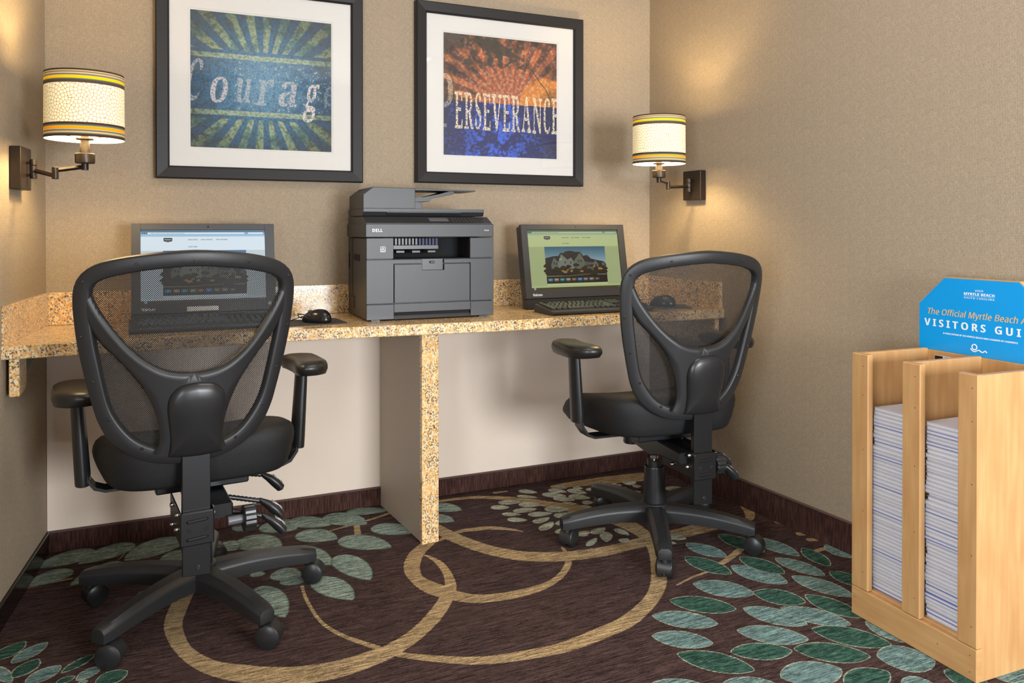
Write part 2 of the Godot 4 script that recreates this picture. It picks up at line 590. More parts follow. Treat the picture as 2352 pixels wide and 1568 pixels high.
	M.mouse = plain("black mouse plastic", Color(0.09, 0.09, 0.10), 0.22)
	M.mouse_pad = plain("grey mouse pad", Color(0.22, 0.215, 0.21), 0.8)
	M.gold = plain("amber mouse marking", Color(0.85, 0.65, 0.2), 0.4)
	M.laminate = plain("taupe laminate", Color(0.70, 0.64, 0.575), 0.55)
	M.filler = plain("dark green filler", Color(0.16, 0.34, 0.25), 0.35)
	M.paper = plain("white paper", Color(0.82, 0.815, 0.835), 0.75, 0.0, 0.3)
	M.cover_white = plain("pale magazine cover", Color(0.78, 0.78, 0.82), 0.35)
	M.cover_blue = plain("blue-edged magazine cover", Color(0.42, 0.47, 0.74), 0.35)
	M.sign_blue = plain("blue sign face", Color(0.03, 0.60, 0.89), 0.33)
	M.sign_gold = plain("peach sign lettering", Color(0.93, 0.70, 0.42), 0.5)

# ------------------------------------------------------------------ carpet
const TILE := Vector2(1.6, 2.0)        # one pattern texture covers 1.6 m by 2.0 m of floor, from (-0.6, 0) and from (1.0, 0)

func carpet_images() -> Array:
	var leaves := {
		0: [[2.012, 1.019, 2.084, 1.191, 0.105], [2.184, 1.029, 2.229, 1.199, 0.084], [1.821, 1.072, 1.944, 1.205, 0.109], [2.135, 1.156, 2.197, 1.338, 0.092], [1.855, 1.258, 1.951, 1.407, 0.096], [1.952, 1.302, 2.060, 1.456, 0.094], [1.593, 1.189, 1.732, 1.303, 0.096], [1.530, 1.280, 1.654, 1.380, 0.088], [1.754, 1.352, 1.896, 1.467, 0.098], [1.700, 1.574, 1.864, 1.605, 0.105], [1.551, 1.539, 1.676, 1.607, 0.079], [1.396, 1.469, 1.518, 1.548, 0.074], [1.990, 1.600, 2.106, 1.675, 0.127], [1.939, 1.716, 2.014, 1.746, 0.074], [2.171, 1.787, 2.280, 1.814, 0.077], [2.111, 1.458, 2.118, 1.586, 0.064], [1.992, 0.809, 2.040, 0.961, 0.085], [2.238, 0.861, 2.266, 1.052, 0.084], [2.412, 1.018, 2.437, 1.146, 0.091], [0.071, 0.658, 0.002, 0.741, 0.052], [-0.036, 0.734, 0.016, 0.838, 0.035], [0.115, 0.799, 0.047, 0.860, 0.059], [0.205, 0.843, 0.156, 0.892, 0.042], [0.182, 0.904, 0.159, 0.905, 0.019]],
		1: [[1.919, 0.901, 1.970, 1.071, 0.090], [2.083, 0.975, 2.126, 1.135, 0.088], [1.949, 1.192, 2.045, 1.306, 0.100], [1.692, 1.134, 1.833, 1.257, 0.100], [1.666, 1.433, 1.816, 1.491, 0.084], [1.537, 1.382, 1.666, 1.523, 0.094], [2.078, 1.269, 2.115, 1.440, 0.087], [1.944, 1.428, 2.072, 1.576, 0.103], [1.825, 1.486, 1.976, 1.594, 0.098], [1.818, 1.660, 1.959, 1.661, 0.086], [2.084, 1.715, 2.127, 1.799, 0.089], [2.146, 0.791, 2.182, 0.981, 0.091], [2.326, 1.005, 2.296, 1.152, 0.069], [2.269, 1.179, 2.291, 1.314, 0.082], [0.018, 0.630, -0.042, 0.712, 0.058], [0.061, 0.743, 0.016, 0.817, 0.054], [0.190, 0.775, 0.119, 0.839, 0.036], [0.152, 0.868, 0.112, 0.884, 0.031], [0.267, 0.895, 0.198, 0.925, 0.065]],
		2: [[1.560, 0.178, 1.653, 0.203, 0.050], [1.627, 0.225, 1.707, 0.272, 0.055], [1.514, 0.212, 1.581, 0.242, 0.049], [1.575, 0.289, 1.672, 0.299, 0.050], [1.695, 0.315, 1.782, 0.354, 0.064], [1.526, 0.296, 1.590, 0.330, 0.039], [1.611, 0.344, 1.705, 0.366, 0.050], [1.694, 0.402, 1.780, 0.400, 0.054], [1.522, 0.354, 1.586, 0.393, 0.044], [1.595, 0.426, 1.675, 0.399, 0.041], [1.587, 0.503, 1.667, 0.444, 0.041], [1.664, 0.481, 1.739, 0.452, 0.047], [1.774, 0.418, 1.820, 0.429, 0.045], [1.627, 0.552, 1.673, 0.519, 0.032], [1.684, 0.601, 1.743, 0.577, 0.040], [1.737, 0.606, 1.812, 0.572, 0.040], [1.793, 0.609, 1.747, 0.690, 0.044], [1.669, 0.694, 1.736, 0.642, 0.027], [1.839, 0.598, 1.850, 0.671, 0.036], [1.791, 0.705, 1.833, 0.698, 0.033], [1.697, 0.077, 1.754, 0.133, 0.046], [1.662, 0.132, 1.729, 0.186, 0.032], [1.814, 0.117, 1.867, 0.178, 0.051], [1.765, 0.155, 1.843, 0.220, 0.055], [1.886, 0.150, 1.934, 0.226, 0.053], [1.853, 0.219, 1.919, 0.283, 0.062], [1.784, 0.217, 1.852, 0.276, 0.050], [1.858, 0.094, 1.891, 0.134, 0.035], [1.920, 0.134, 1.949, 0.166, 0.033], [1.969, 0.169, 1.982, 0.211, 0.043], [1.864, 0.309, 1.906, 0.328, 0.043], [1.794, 0.278, 1.839, 0.315, 0.022], [1.839, 0.347, 1.874, 0.369, 0.033], [2.077, 0.174, 2.121, 0.194, 0.046], [2.086, 0.222, 2.122, 0.231, 0.035], [2.139, 0.183, 2.200, 0.178, 0.057], [2.153, 0.227, 2.190, 0.237, 0.037], [2.119, 0.285, 2.149, 0.299, 0.031], [2.255, 0.316, 2.334, 0.315, 0.051], [1.976, 0.732, 2.015, 0.780, 0.052], [1.943, 0.782, 1.960, 0.799, 0.023]],
		3: [[0.580, 0.025, 0.676, 0.035, 0.082], [0.697, 0.025, 0.790, 0.133, 0.135], [0.602, 0.138, 0.715, 0.282, 0.135], [0.788, 0.023, 0.910, 0.145, 0.109], [0.915, 0.035, 1.034, 0.187, 0.120], [0.993, 0.031, 1.151, 0.079, 0.077], [0.792, 0.170, 0.907, 0.282, 0.117], [1.045, 0.220, 1.180, 0.336, 0.105], [0.917, 0.280, 1.059, 0.429, 0.120], [0.746, 0.288, 0.844, 0.487, 0.112], [0.881, 0.421, 0.931, 0.647, 0.099], [0.785, 0.561, 0.853, 0.755, 0.097], [0.617, 0.552, 0.657, 0.780, 0.089], [0.532, 0.149, 0.577, 0.236, 0.092], [0.573, 0.282, 0.633, 0.293, 0.051], [0.683, 0.528, 0.745, 0.576, 0.069], [0.542, 0.485, 0.585, 0.626, 0.045], [0.668, 0.466, 0.741, 0.534, 0.093], [0.600, 0.449, 0.643, 0.469, 0.045], [1.170, 0.145, 1.201, 0.214, 0.041], [1.303, 0.092, 1.402, 0.194, 0.097], [1.259, 0.200, 1.334, 0.293, 0.086], [0.142, 0.037, -0.016, 0.124, 0.117], [0.084, 0.177, -0.022, 0.262, 0.097], [0.259, 0.027, 0.102, 0.145, 0.107], [0.228, 0.178, 0.093, 0.311, 0.087], [0.405, 0.037, 0.237, 0.181, 0.136], [0.434, 0.177, 0.342, 0.253, 0.099], [0.320, 0.452, 0.276, 0.473, 0.046]],
	}
	var ribbons := [
		[[0.418, 0.474, 0.0514], [0.386, 0.609, 0.0504], [0.373, 0.711, 0.0467], [0.393, 0.842, 0.0388], [0.444, 0.948, 0.0507], [0.505, 1.009, 0.0692], [0.581, 1.061, 0.0766], [0.658, 1.090, 0.0813], [0.741, 1.098, 0.0765], [0.820, 1.085, 0.0690], [0.888, 1.063, 0.0569], [0.969, 1.010, 0.0495], [1.054, 0.924, 0.0474], [1.131, 0.811, 0.0390], [1.160, 0.717, 0.0289], [1.166, 0.618, 0.0249], [1.150, 0.555, 0.0123], [1.132, 0.523, 0.0025]],
		[[1.187, 0.444, 0.0425], [1.123, 0.512, 0.0513], [1.077, 0.603, 0.0526], [1.064, 0.694, 0.0447], [1.092, 0.784, 0.0686], [1.148, 0.868, 0.0557], [1.220, 0.907, 0.0486], [1.337, 0.914, 0.0435], [1.446, 0.883, 0.0260], [1.537, 0.799, 0.0231], [1.575, 0.716, 0.0173], [1.586, 0.665, 0.0072]],
		[[1.238, 0.287, 0.0644], [1.260, 0.356, 0.0580], [1.290, 0.457, 0.0628], [1.354, 0.588, 0.0667], [1.446, 0.684, 0.0752], [1.557, 0.734, 0.0750], [1.686, 0.754, 0.0698], [1.801, 0.746, 0.0657], [1.907, 0.735, 0.0676], [2.061, 0.727, 0.0753], [2.229, 0.711, 0.0830], [2.307, 0.726, 0.0175], [2.350, 0.717, 0.0299], [2.420, 0.622, 0.0472], [2.456, 0.513, 0.0414], [2.474, 0.410, 0.0243], [2.481, 0.345, 0.0105]],
		[[1.228, 0.438, 0.0156], [1.307, 0.395, 0.0255], [1.364, 0.394, 0.0316], [1.430, 0.406, 0.0333], [1.489, 0.446, 0.0199], [1.523, 0.484, 0.0075]],
		[[0.733, 0.604, 0.0098], [0.730, 0.692, 0.0102], [0.742, 0.838, 0.0107], [0.780, 0.940, 0.0150], [0.853, 1.045, 0.0200], [0.896, 1.099, 0.0228], [1.008, 1.176, 0.0336], [1.092, 1.214, 0.0379], [1.187, 1.230, 0.0428], [1.289, 1.237, 0.0472], [1.413, 1.215, 0.0534], [1.519, 1.186, 0.0533], [1.644, 1.110, 0.0446], [1.726, 1.029, 0.0484], [1.788, 0.941, 0.0493], [1.864, 0.814, 0.0527], [1.902, 0.690, 0.0571], [1.891, 0.534, 0.0892], [1.824, 0.385, 0.0979], [1.751, 0.294, 0.0715], [1.675, 0.200, 0.0474], [1.586, 0.126, 0.0405], [1.488, 0.076, 0.0308], [1.361, 0.064, 0.0246]],
		[[1.856, 0.095, 0.0410], [1.967, 0.101, 0.0733], [2.109, 0.114, 0.0967], [2.264, 0.131, 0.1094]],
		[[1.597, 0.062, 0.0203], [1.644, 0.065, 0.0153]],
		[[1.771, 1.062, 0.0070], [1.846, 1.037, 0.0097], [1.900, 1.027, 0.0116], [1.976, 1.001, 0.0201], [2.059, 0.964, 0.0240], [2.139, 0.923, 0.0260]],
		[[2.425, 0.789, 0.0361], [2.431, 0.797, 0.0361]],
		[[2.406, 0.909, 0.0265], [2.437, 0.918, 0.0266]],
		[[2.401, 0.963, 0.0256], [2.432, 0.972, 0.0256]],
		[[2.352, 1.043, 0.0186], [2.386, 1.042, 0.0214]],
		[[-0.023, 0.275, 0.0101], [0.019, 0.265, 0.0103], [0.092, 0.256, 0.0104]],
		[[0.221, 0.158, 0.0041], [0.246, 0.085, 0.0044], [0.256, 0.024, 0.0043]],
		[[0.707, 0.304, 0.0111], [0.742, 0.305, 0.0112]],
		[[1.020, 0.058, 0.0160], [0.982, 0.267, 0.0239]],
		[[0.902, 0.195, 0.0111], [1.074, 0.141, 0.0147], [1.191, 0.084, 0.0177]],
	]
	var tint := [Color(0.53, 0.665, 0.66), Color(0.27, 0.43, 0.375), Color(0.84, 0.86, 0.765), Color(0.67, 0.755, 0.70)]
	var line := Color(0.76, 0.80, 0.71)
	var ground := Color(0.36, 0.285, 0.278)
	var tan_ := Color(0.79, 0.685, 0.52)
	var fuzz := noise(FastNoiseLite.TYPE_VALUE, 0.35, 61)
	var mott := noise(FastNoiseLite.TYPE_SIMPLEX, 0.02, 62, 2)
	var images := []
	for k in 2:
		var org := Vector2(-0.6 + 1.6 * k, 0.0)
		var im := Image.create(2048, 2048, false, Image.FORMAT_RGB8)
		im.fill(ground)
		var sx := 2048.0 / TILE.x
		var sz := 2048.0 / TILE.y
		for r in ribbons:
			for i in r.size() - 1:
				var p0 := Vector2(r[i][0], r[i][1]); var p1 := Vector2(r[i + 1][0], r[i + 1][1])
				var q0 := Vector2(r[maxi(i - 1, 0)][0], r[maxi(i - 1, 0)][1]); var q1 := Vector2(r[mini(i + 2, r.size() - 1)][0], r[mini(i + 2, r.size() - 1)][1])
				for j in 4:
					var a := p0.cubic_interpolate(p1, q0, q1, j / 4.0)
					var b := p0.cubic_interpolate(p1, q0, q1, (j + 1) / 4.0)
					var wa: float = lerpf(r[i][2], r[i + 1][2], j / 4.0) * 0.5
					var wb: float = lerpf(r[i][2], r[i + 1][2], (j + 1) / 4.0) * 0.5
					var w := maxf(wa, wb) + 0.003
					var d := b - a
					var dd := maxf(d.length_squared(), 1e-9)
					for y in range(maxi(0, int((minf(a.y, b.y) - w) * sz)), mini(2047, int((maxf(a.y, b.y) + w) * sz)) + 1):
						for x in range(maxi(0, int((minf(a.x, b.x) - w - org.x) * sx)), mini(2047, int((maxf(a.x, b.x) + w - org.x) * sx)) + 1):
							var q := Vector2((x + 0.5) / sx + org.x, (y + 0.5) / sz)
							var t := clampf((q - a).dot(d) / dd, 0.0, 1.0)
							var e := lerpf(wa, wb, t) - q.distance_to(a + d * t) + fuzz.get_noise_2d(x, y) * 0.0013
							var f := clampf(e / 0.0016 + 0.5, 0.0, 1.0)
							if f > 0.0:
								im.set_pixel(x, y, im.get_pixel(x, y).lerp(tan_, f))
		for kind in leaves:
			for l in leaves[kind]:
				var a := Vector2(l[0], l[1])
				var d := Vector2(l[2], l[3]) - a
				var len := d.length()
				d /= len
				var n := Vector2(-d.y, d.x)
				var w: float = l[4] * 0.5
				var lo := Vector2(minf(l[0], l[2]), minf(l[1], l[3])) - Vector2(w, w)
				var hi := Vector2(maxf(l[0], l[2]), maxf(l[1], l[3])) + Vector2(w, w)
				for y in range(maxi(0, int(lo.y * sz)), mini(2047, int(hi.y * sz)) + 1):
					for x in range(maxi(0, int((lo.x - org.x) * sx)), mini(2047, int((hi.x - org.x) * sx)) + 1):
						var q := Vector2((x + 0.5) / sx + org.x, (y + 0.5) / sz) - a
						var t := q.dot(d) / len
						if t <= 0.0 or t >= 1.0:
							continue
						var half := w * (pow(4.0 * t * (1.0 - t), 0.72) if kind < 2 else pow(t, 0.5) * pow(1.0 - t, 0.78) / 0.4105)
						var e := half - absf(q.dot(n)) + fuzz.get_noise_2d(x, y) * 0.0014
						e = minf(e, minf(t, 1.0 - t) * len * 1.2)
						var f := clampf(e / 0.0016 + 0.5, 0.0, 1.0)
						if f <= 0.0:
							continue
						var c: Color = tint[kind]
						c = c.lightened(maxf(0.0, mott.get_noise_2d(x, y * 3.0)) * 0.14).darkened(maxf(0.0, -mott.get_noise_2d(x, y * 3.0)) * 0.14)
						if kind < 2:
							c = line.lerp(c, clampf((e - 0.0032) / 0.0012, 0.0, 1.0))
						elif kind == 3:
							c = Color(0.47, 0.58, 0.51).lerp(c, clampf(e / 0.006, 0.0, 1.0))
						im.set_pixel(x, y, im.get_pixel(x, y).lerp(c, f))
		images.append(im)
	return images

func make_floor() -> void:
	var w := 1024
	var s1 := bytes_of(noise(FastNoiseLite.TYPE_VALUE, 0.30, 71, 2), w, w, 16, 1)
	var s2 := bytes_of(noise(FastNoiseLite.TYPE_VALUE, 0.30, 72, 2), w, w, 4, 1)
	var s3 := bytes_of(noise(FastNoiseLite.TYPE_VALUE, 0.45, 73), w, w)
	var pile := PackedByteArray(); pile.resize(w * w)
	var col := PackedByteArray(); col.resize(w * w * 3)
	for i in w * w:
		var g := s1[i] / 255.0 * 0.50 + s2[i] / 255.0 * 0.25 + s3[i] / 255.0 * 0.25
		pile[i] = int(g * 255.0)
		var k := clampf(0.08 + 1.34 * g, 0.0, 1.0)
		col[i * 3] = int(k * 255.0); col[i * 3 + 1] = int(k * 252.0); col[i * 3 + 2] = int(k * 250.0)
	var streak := tex(Image.create_from_data(w, w, false, Image.FORMAT_RGB8, col))
	var pile_t := grey(pile, w, w)
	var images := carpet_images()
	var mats := []
	for k in 3:
		var m := plain("patterned carpet" if k < 2 else "brown carpet", Color(0.36, 0.285, 0.278) if k == 2 else Color.WHITE, 0.95, 0.0, 0.2)
		if k < 2:
			m.albedo_texture = tex(images[k])
		m.detail_enabled = true
		m.detail_albedo = streak
		m.detail_mask = tex(white_image())
		m.detail_blend_mode = BaseMaterial3D.BLEND_MODE_MUL
		m.detail_uv_layer = BaseMaterial3D.DETAIL_UV_2
		m.uv2_scale = Vector3(1.0 / 0.7, 1.0 / 0.62, 1.0)
		mats.append(m)
	# floor slab: the two pattern pieces, then plain carpet round them
	var o := MeshInstance3D.new()
	o.name = "floor"
	var mesh := ArrayMesh.new()
	var pieces := [[-0.6, 0.0, 1.0, 2.0, 0], [1.0, 0.0, 2.6, 2.0, 1], [-0.8, 2.0, 2.8, 5.3, 2], [-0.8, -0.1, 2.8, 0.0, 2], [-0.8, 0.0, -0.6, 2.0, 2], [2.6, 0.0, 2.8, 2.0, 2]]
	for q in pieces:
		var st := SurfaceTool.new()
		st.begin(Mesh.PRIMITIVE_TRIANGLES)
		for c in [[0, 0], [1, 0], [1, 1], [0, 0], [1, 1], [0, 1]]:
			var x: float = q[2] if c[0] else q[0]
			var z: float = q[3] if c[1] else q[1]
			st.set_normal(Vector3.UP)
			st.set_uv(Vector2((x - q[0]) / (q[2] - q[0]), (z - q[1]) / (q[3] - q[1])))
			st.set_uv2(Vector2(x, z))
			st.add_vertex(Vector3(x, 0, z))
		st.set_material(mats[q[4]])
		st.commit(mesh)
	var slab := Soup.new()
	box_between(slab, Vector3(-0.8, -0.12, -0.1), Vector3(2.8, -0.002, 5.3))
	var sm := mesh_of(slab, 0.0)
	mesh.add_surface_from_arrays(Mesh.PRIMITIVE_TRIANGLES, sm.surface_get_arrays(0))
	mesh.surface_set_material(mesh.get_surface_count() - 1, M.ceiling)
	o.mesh = mesh
	o.set_meta("kind", "structure")
	add_child(o)

func white_image() -> Image:
	var im := Image.create(4, 4, false, Image.FORMAT_RGB8)
	im.fill(Color.WHITE)
	return im

# ------------------------------------------------------------------ room
func strip_along(s: Soup, a: Vector2, b: Vector2, y0: float, y1: float, thick: float) -> void:   # a slab whose room-side face runs from a to b (x, z); it stands to the right of a -> b
	var d := (b - a).normalized()
	var n := Vector2(-d.y, d.x)
	var mid := (a + b) * 0.5 + n * thick * 0.5
	box(s, Vector3(mid.x, (y0 + y1) * 0.5, mid.y), Vector3(a.distance_to(b), y1 - y0, thick), 0.0, Basis(Vector3(d.x, 0, d.y), Vector3.UP, Vector3(n.x, 0, n.y)))

func left_at(z: float) -> float:
	return -LEFT_SLANT * z

func right_at(z: float) -> float:
	return ROOM_W + RIGHT_SLANT * z

func make_room() -> void:
	make_floor()
	var s := Soup.new()
	box_between(s, Vector3(-0.15, -0.12, -0.12), Vector3(ROOM_W + 0.15, ROOM_H + 0.12, 0.0))
	var back := structure("wall_back", s, M.wall)
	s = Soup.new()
	box_between(s, Vector3(0.001, 0.05, 0.0), Vector3(ROOM_W - 0.001, TOP - 0.0376, 0.003))  # thin sheet added over the wall; its pale colour brightens the space below
	part("added_pale_panel", s, M.painted, back, 10.0)
	s = Soup.new()
	for q in [[0.0, SIDE_WIN.position.x, -0.12, ROOM_H + 0.12], [SIDE_WIN.end.x, ROOM_D + 0.1, -0.12, ROOM_H + 0.12], [SIDE_WIN.position.x, SIDE_WIN.end.x, -0.12, SIDE_WIN.position.y], [SIDE_WIN.position.x, SIDE_WIN.end.x, SIDE_WIN.end.y, ROOM_H + 0.12]]:
		strip_along(s, Vector2(left_at(q[0]), q[0]), Vector2(left_at(q[1]), q[1]), q[2], q[3], 0.12)
	structure("wall_left", s, M.wall)
	s = Soup.new()
	strip_along(s, Vector2(right_at(ROOM_D + 0.1), ROOM_D + 0.1), Vector2(ROOM_W, 0), -0.12, ROOM_H + 0.12, 0.12)
	structure("wall_right", s, M.wall)
	# rear wall with an opening for the added fill window
	s = Soup.new()
	var z0 := ROOM_D
	var z1 := ROOM_D + 0.12
	box_between(s, Vector3(-0.75, -0.12, z0), Vector3(WIN.position.x, ROOM_H + 0.12, z1))
	box_between(s, Vector3(WIN.end.x, -0.12, z0), Vector3(2.75, ROOM_H + 0.12, z1))
	box_between(s, Vector3(WIN.position.x, -0.12, z0), Vector3(WIN.end.x, WIN.position.y, z1))
	box_between(s, Vector3(WIN.position.x, WIN.end.y, z0), Vector3(WIN.end.x, ROOM_H + 0.12, z1))
	structure("wall_rear", s, M.wall)
	s = Soup.new()
	box_between(s, Vector3(-0.75, ROOM_H, -0.12), Vector3(2.75, ROOM_H + 0.12, ROOM_D + 0.12))
	structure("ceiling", s, M.ceiling)
	# carpet base along the three walls, each with a bound top edge
	for side in ["back", "left", "right"]:
		var h: float = {"back": 0.072, "left": 0.072, "right": 0.108}[side]
		var e := Vector2(0.008, 0.008)
		var a := Vector2(0, 0); var b := Vector2(0, 0)
		if side == "back":
			a = Vector2(ROOM_W - 0.002, 0.008); b = Vector2(0.001, 0.008)
		elif side == "left":
			a = Vector2(0.008, 0.0); b = Vector2(left_at(5.19) + 0.008, 5.19)
		else:
			a = Vector2(right_at(5.19) - 0.008, 5.19); b = Vector2(ROOM_W - 0.008, 0.0)
		s = Soup.new()
		if side == "back":
			box_between(s, Vector3(0, 0, 0), Vector3(ROOM_W, h - 0.006, 0.008))
		else:
			strip_along(s, a, b, 0.0, h - 0.006, 0.008)
		var o := structure("baseboard_" + side, s, M.vinyl if side == "left" else M.carpet_base)
		s = Soup.new()
		if side == "back":
			rod(s, Vector3(0, h - 0.004, 0.006), Vector3(ROOM_W, h - 0.004, 0.006), 0.0042, 10)
		else:
			rod(s, Vector3(a.x, h - 0.004, a.y), Vector3(b.x, h - 0.004, b.y), 0.0042, 10)
		part("binding", s, M.vinyl if side == "left" else M.base_welt, o)

# ------------------------------------------------------------------ prints and screens
func burst_color(ang: float, count: float, a: Color, b: Color) -> Color:
	var f := fposmod(ang / TAU * count, 1.0)
	return a.lerp(b, clampf((absf(f - 0.5) - 0.25) * 14.0 + 0.5, 0.0, 1.0))

func courage_print() -> Image:
	var w := 768
	var im := Image.create(w, w, false, Image.FORMAT_RGB8)
	var n1 := noise(FastNoiseLite.TYPE_SIMPLEX, 0.006, 81, 4)
	var n2 := noise(FastNoiseLite.TYPE_SIMPLEX, 0.045, 82, 5)
	var n3 := noise(FastNoiseLite.TYPE_SIMPLEX, 0.018, 83, 4)
	for y in w:
		var v := y / float(w)
		for x in w:
			var u := x / float(w)
			var c: Color
			var a := n1.get_noise_2d(x, y)
			var b := n2.get_noise_2d(x, y)
			var d := n3.get_noise_2d(x, y)
			var ray := burst_color(atan2(v - 0.52, u - 0.5) + 0.06, 26.0, Color(0.13, 0.36, 0.53), Color(0.56, 0.65, 0.50))
			var r := Vector2(u - 0.5, v - 0.52).length()
			var line := 0
			if (v > 0.275 and v < 0.302) or (v > 0.752 and v < 0.777):
				line = 1
			elif (v > 0.302 and v < 0.338) or (v > 0.716 and v < 0.752):
				line = 2
			elif v >= 0.338 and v <= 0.716:
				line = 3
			if line == 0:
				c = ray.lerp(Color(0.10, 0.34, 0.42), clampf(0.10 + a * 1.2, 0, 0.6))
			elif line == 2:
				c = Color(0.56, 0.66, 0.55)
			else:
				c = Color(0.10, 0.33, 0.50).lerp(Color(0.17, 0.46, 0.66), clampf(1.0 - r * 2.4, 0, 1))
				if line == 3:
					c = c.lerp(ray, 0.10)
			c = c.lightened(clampf(0.30 - r * 0.6, 0, 0.3)).darkened(clampf(b * 0.35 + 0.04, 0, 0.35))
			if d > 0.20:
				c = c.lerp(Color(0.16, 0.21, 0.18), clampf((d - 0.20) * 4.0, 0, 0.6) * clampf(r * 2.2 - 0.3, 0, 1))
			if b > 0.30 and d < -0.10 and line == 3 and u > 0.3:
				c = c.lerp(Color(0.72, 0.79, 0.68), clampf((b - 0.30) * 9.0, 0, 0.85))
			c = c.darkened(clampf((r - 0.36) * 1.3, 0, 0.42) + 0.08)
			im.set_pixel(x, y, c)
	var wear := noise(FastNoiseLite.TYPE_SIMPLEX, 0.05, 84, 3)
	var px := func(q: float) -> float: return (q - 350.0) / 1180.0 * w
	for g in [["C", -40.0, 0.355, 118.0, 0.66, 0.62], ["o", 150.0, 0.475, 316.0, 0.665, 0.85], ["u", 350.0, 0.475, 510.0, 0.655, 0.62], ["r", 525.0, 0.47, 685.0, 0.665, 0.55], ["a", 708.0, 0.475, 900.0, 0.665, 0.72], ["g", 915.0, 0.475, 1072.0, 0.775, 1.0], ["e", 1095.0, 0.49, 1210.0, 0.64, 0.38]]:
		print_text(im, g[0], "serif bold", (g[1] as float) / 1180.0 * w, (g[2] as float) * w, (g[3] as float) / 1180.0 * w, (g[4] as float) * w, Color(0.84, 0.765, 0.74, g[5]), 0.0, 0.14, wear)
	return im

func perseverance_print() -> Image:
	var w := 768
	var im := Image.create(w, w, false, Image.FORMAT_RGB8)
	var n1 := noise(FastNoiseLite.TYPE_SIMPLEX, 0.007, 91, 4)
	var n2 := noise(FastNoiseLite.TYPE_SIMPLEX, 0.03, 92, 5)
	var n3 := noise(FastNoiseLite.TYPE_SIMPLEX, 0.012, 93, 3)
	for y in w:
		var v := y / float(w)
		for x in w:
			var u := x / float(w)
			var a := n1.get_noise_2d(x, y)
			var b := n2.get_noise_2d(x, y)
			var d := n3.get_noise_2d(x, y)
			var c: Color
			var r := Vector2(u - 0.58, v - 0.56).length()
			if v < 0.552 + 0.002 * sin(x * 0.05):
				c = burst_color(atan2(v - 0.56, u - 0.58) + 0.05, 30.0, Color(0.42, 0.23, 0.15), Color(0.66, 0.35, 0.17))
				c = c.lerp(Color(0.62, 0.33, 0.20), clampf(1.05 - r * 2.6, 0, 0.9))
				if u > 0.66 and Vector2(u - 0.9, v - 0.56).length() < 0.25:
					c = c.lerp(Color(0.80, 0.50, 0.14), 0.7)
				c = c.lightened(clampf(b * 0.4 + 0.03, 0, 0.3)).darkened(clampf(a * 0.5 + (r - 0.34) * 1.5, 0, 0.6))
				if d > 0.22 and v < 0.25 and u < 0.7:
					c = c.lerp(Color(0.20, 0.19, 0.15), 0.85)
			else:
				c = Color(0.085, 0.125, 0.34).lerp(Color(0.19, 0.36, 0.80), clampf(b * 1.0 + a * 1.3 + 0.28 - absf(u - 0.5) * 1.2 + (v - 0.75) * 0.9, 0, 0.95))
				c = c.darkened(clampf(absf(u - 0.45) * 1.2 - 0.32 + a * 0.4, 0, 0.45))
			im.set_pixel(x, y, c)
	var branch := [[0.71, 0.20], [0.78, 0.27], [0.84, 0.35], [0.89, 0.40], [0.93, 0.48]]
	for i in branch.size() - 1:
		var p := Vector2(branch[i][0], branch[i][1]) * w
		var q := Vector2(branch[i + 1][0], branch[i + 1][1]) * w
		var n := (q - p).orthogonal().normalized() * 4.0
		fill_poly(im, [p + n, q + n * 0.8, q - n * 0.8, p - n], Color(0.22, 0.19, 0.11, 0.8))
	fill_poly(im, [Vector2(0.3, 0.02) * w, Vector2(0.46, 0.03) * w, Vector2(0.68, 0.17) * w, Vector2(0.5, 0.15) * w, Vector2(0.33, 0.12) * w], Color(0.19, 0.17, 0.12, 0.8))
	var wear := noise(FastNoiseLite.TYPE_SIMPLEX, 0.06, 94, 3)
	# letter boxes, measured across the print (left, right) and down it (top, foot)
	var boxes := [["P", -0.06, 0.085, 0.335, 0.77], ["E", 0.098, 0.165, 0.475, 0.775], ["R", 0.18, 0.255, 0.475, 0.775], ["S", 0.27, 0.322, 0.47, 0.775], ["E", 0.336, 0.402, 0.475, 0.78], ["V", 0.41, 0.50, 0.475, 0.78],
		["E", 0.506, 0.57, 0.475, 0.78], ["R", 0.583, 0.66, 0.475, 0.78], ["A", 0.676, 0.758, 0.475, 0.78], ["N", 0.772, 0.858, 0.48, 0.785], ["C", 0.872, 0.93, 0.475, 0.78], ["E", 0.945, 1.01, 0.475, 0.78]]
	for g in boxes:
		print_text(im, g[0], "serif bold", g[1] * w, g[3] * w, g[2] * w, g[4] * w, Color(0.87, 0.81, 0.68, 0.97 if g[1] >= 0.0 else 0.55), 0.0, 0.0, wear)
	return im

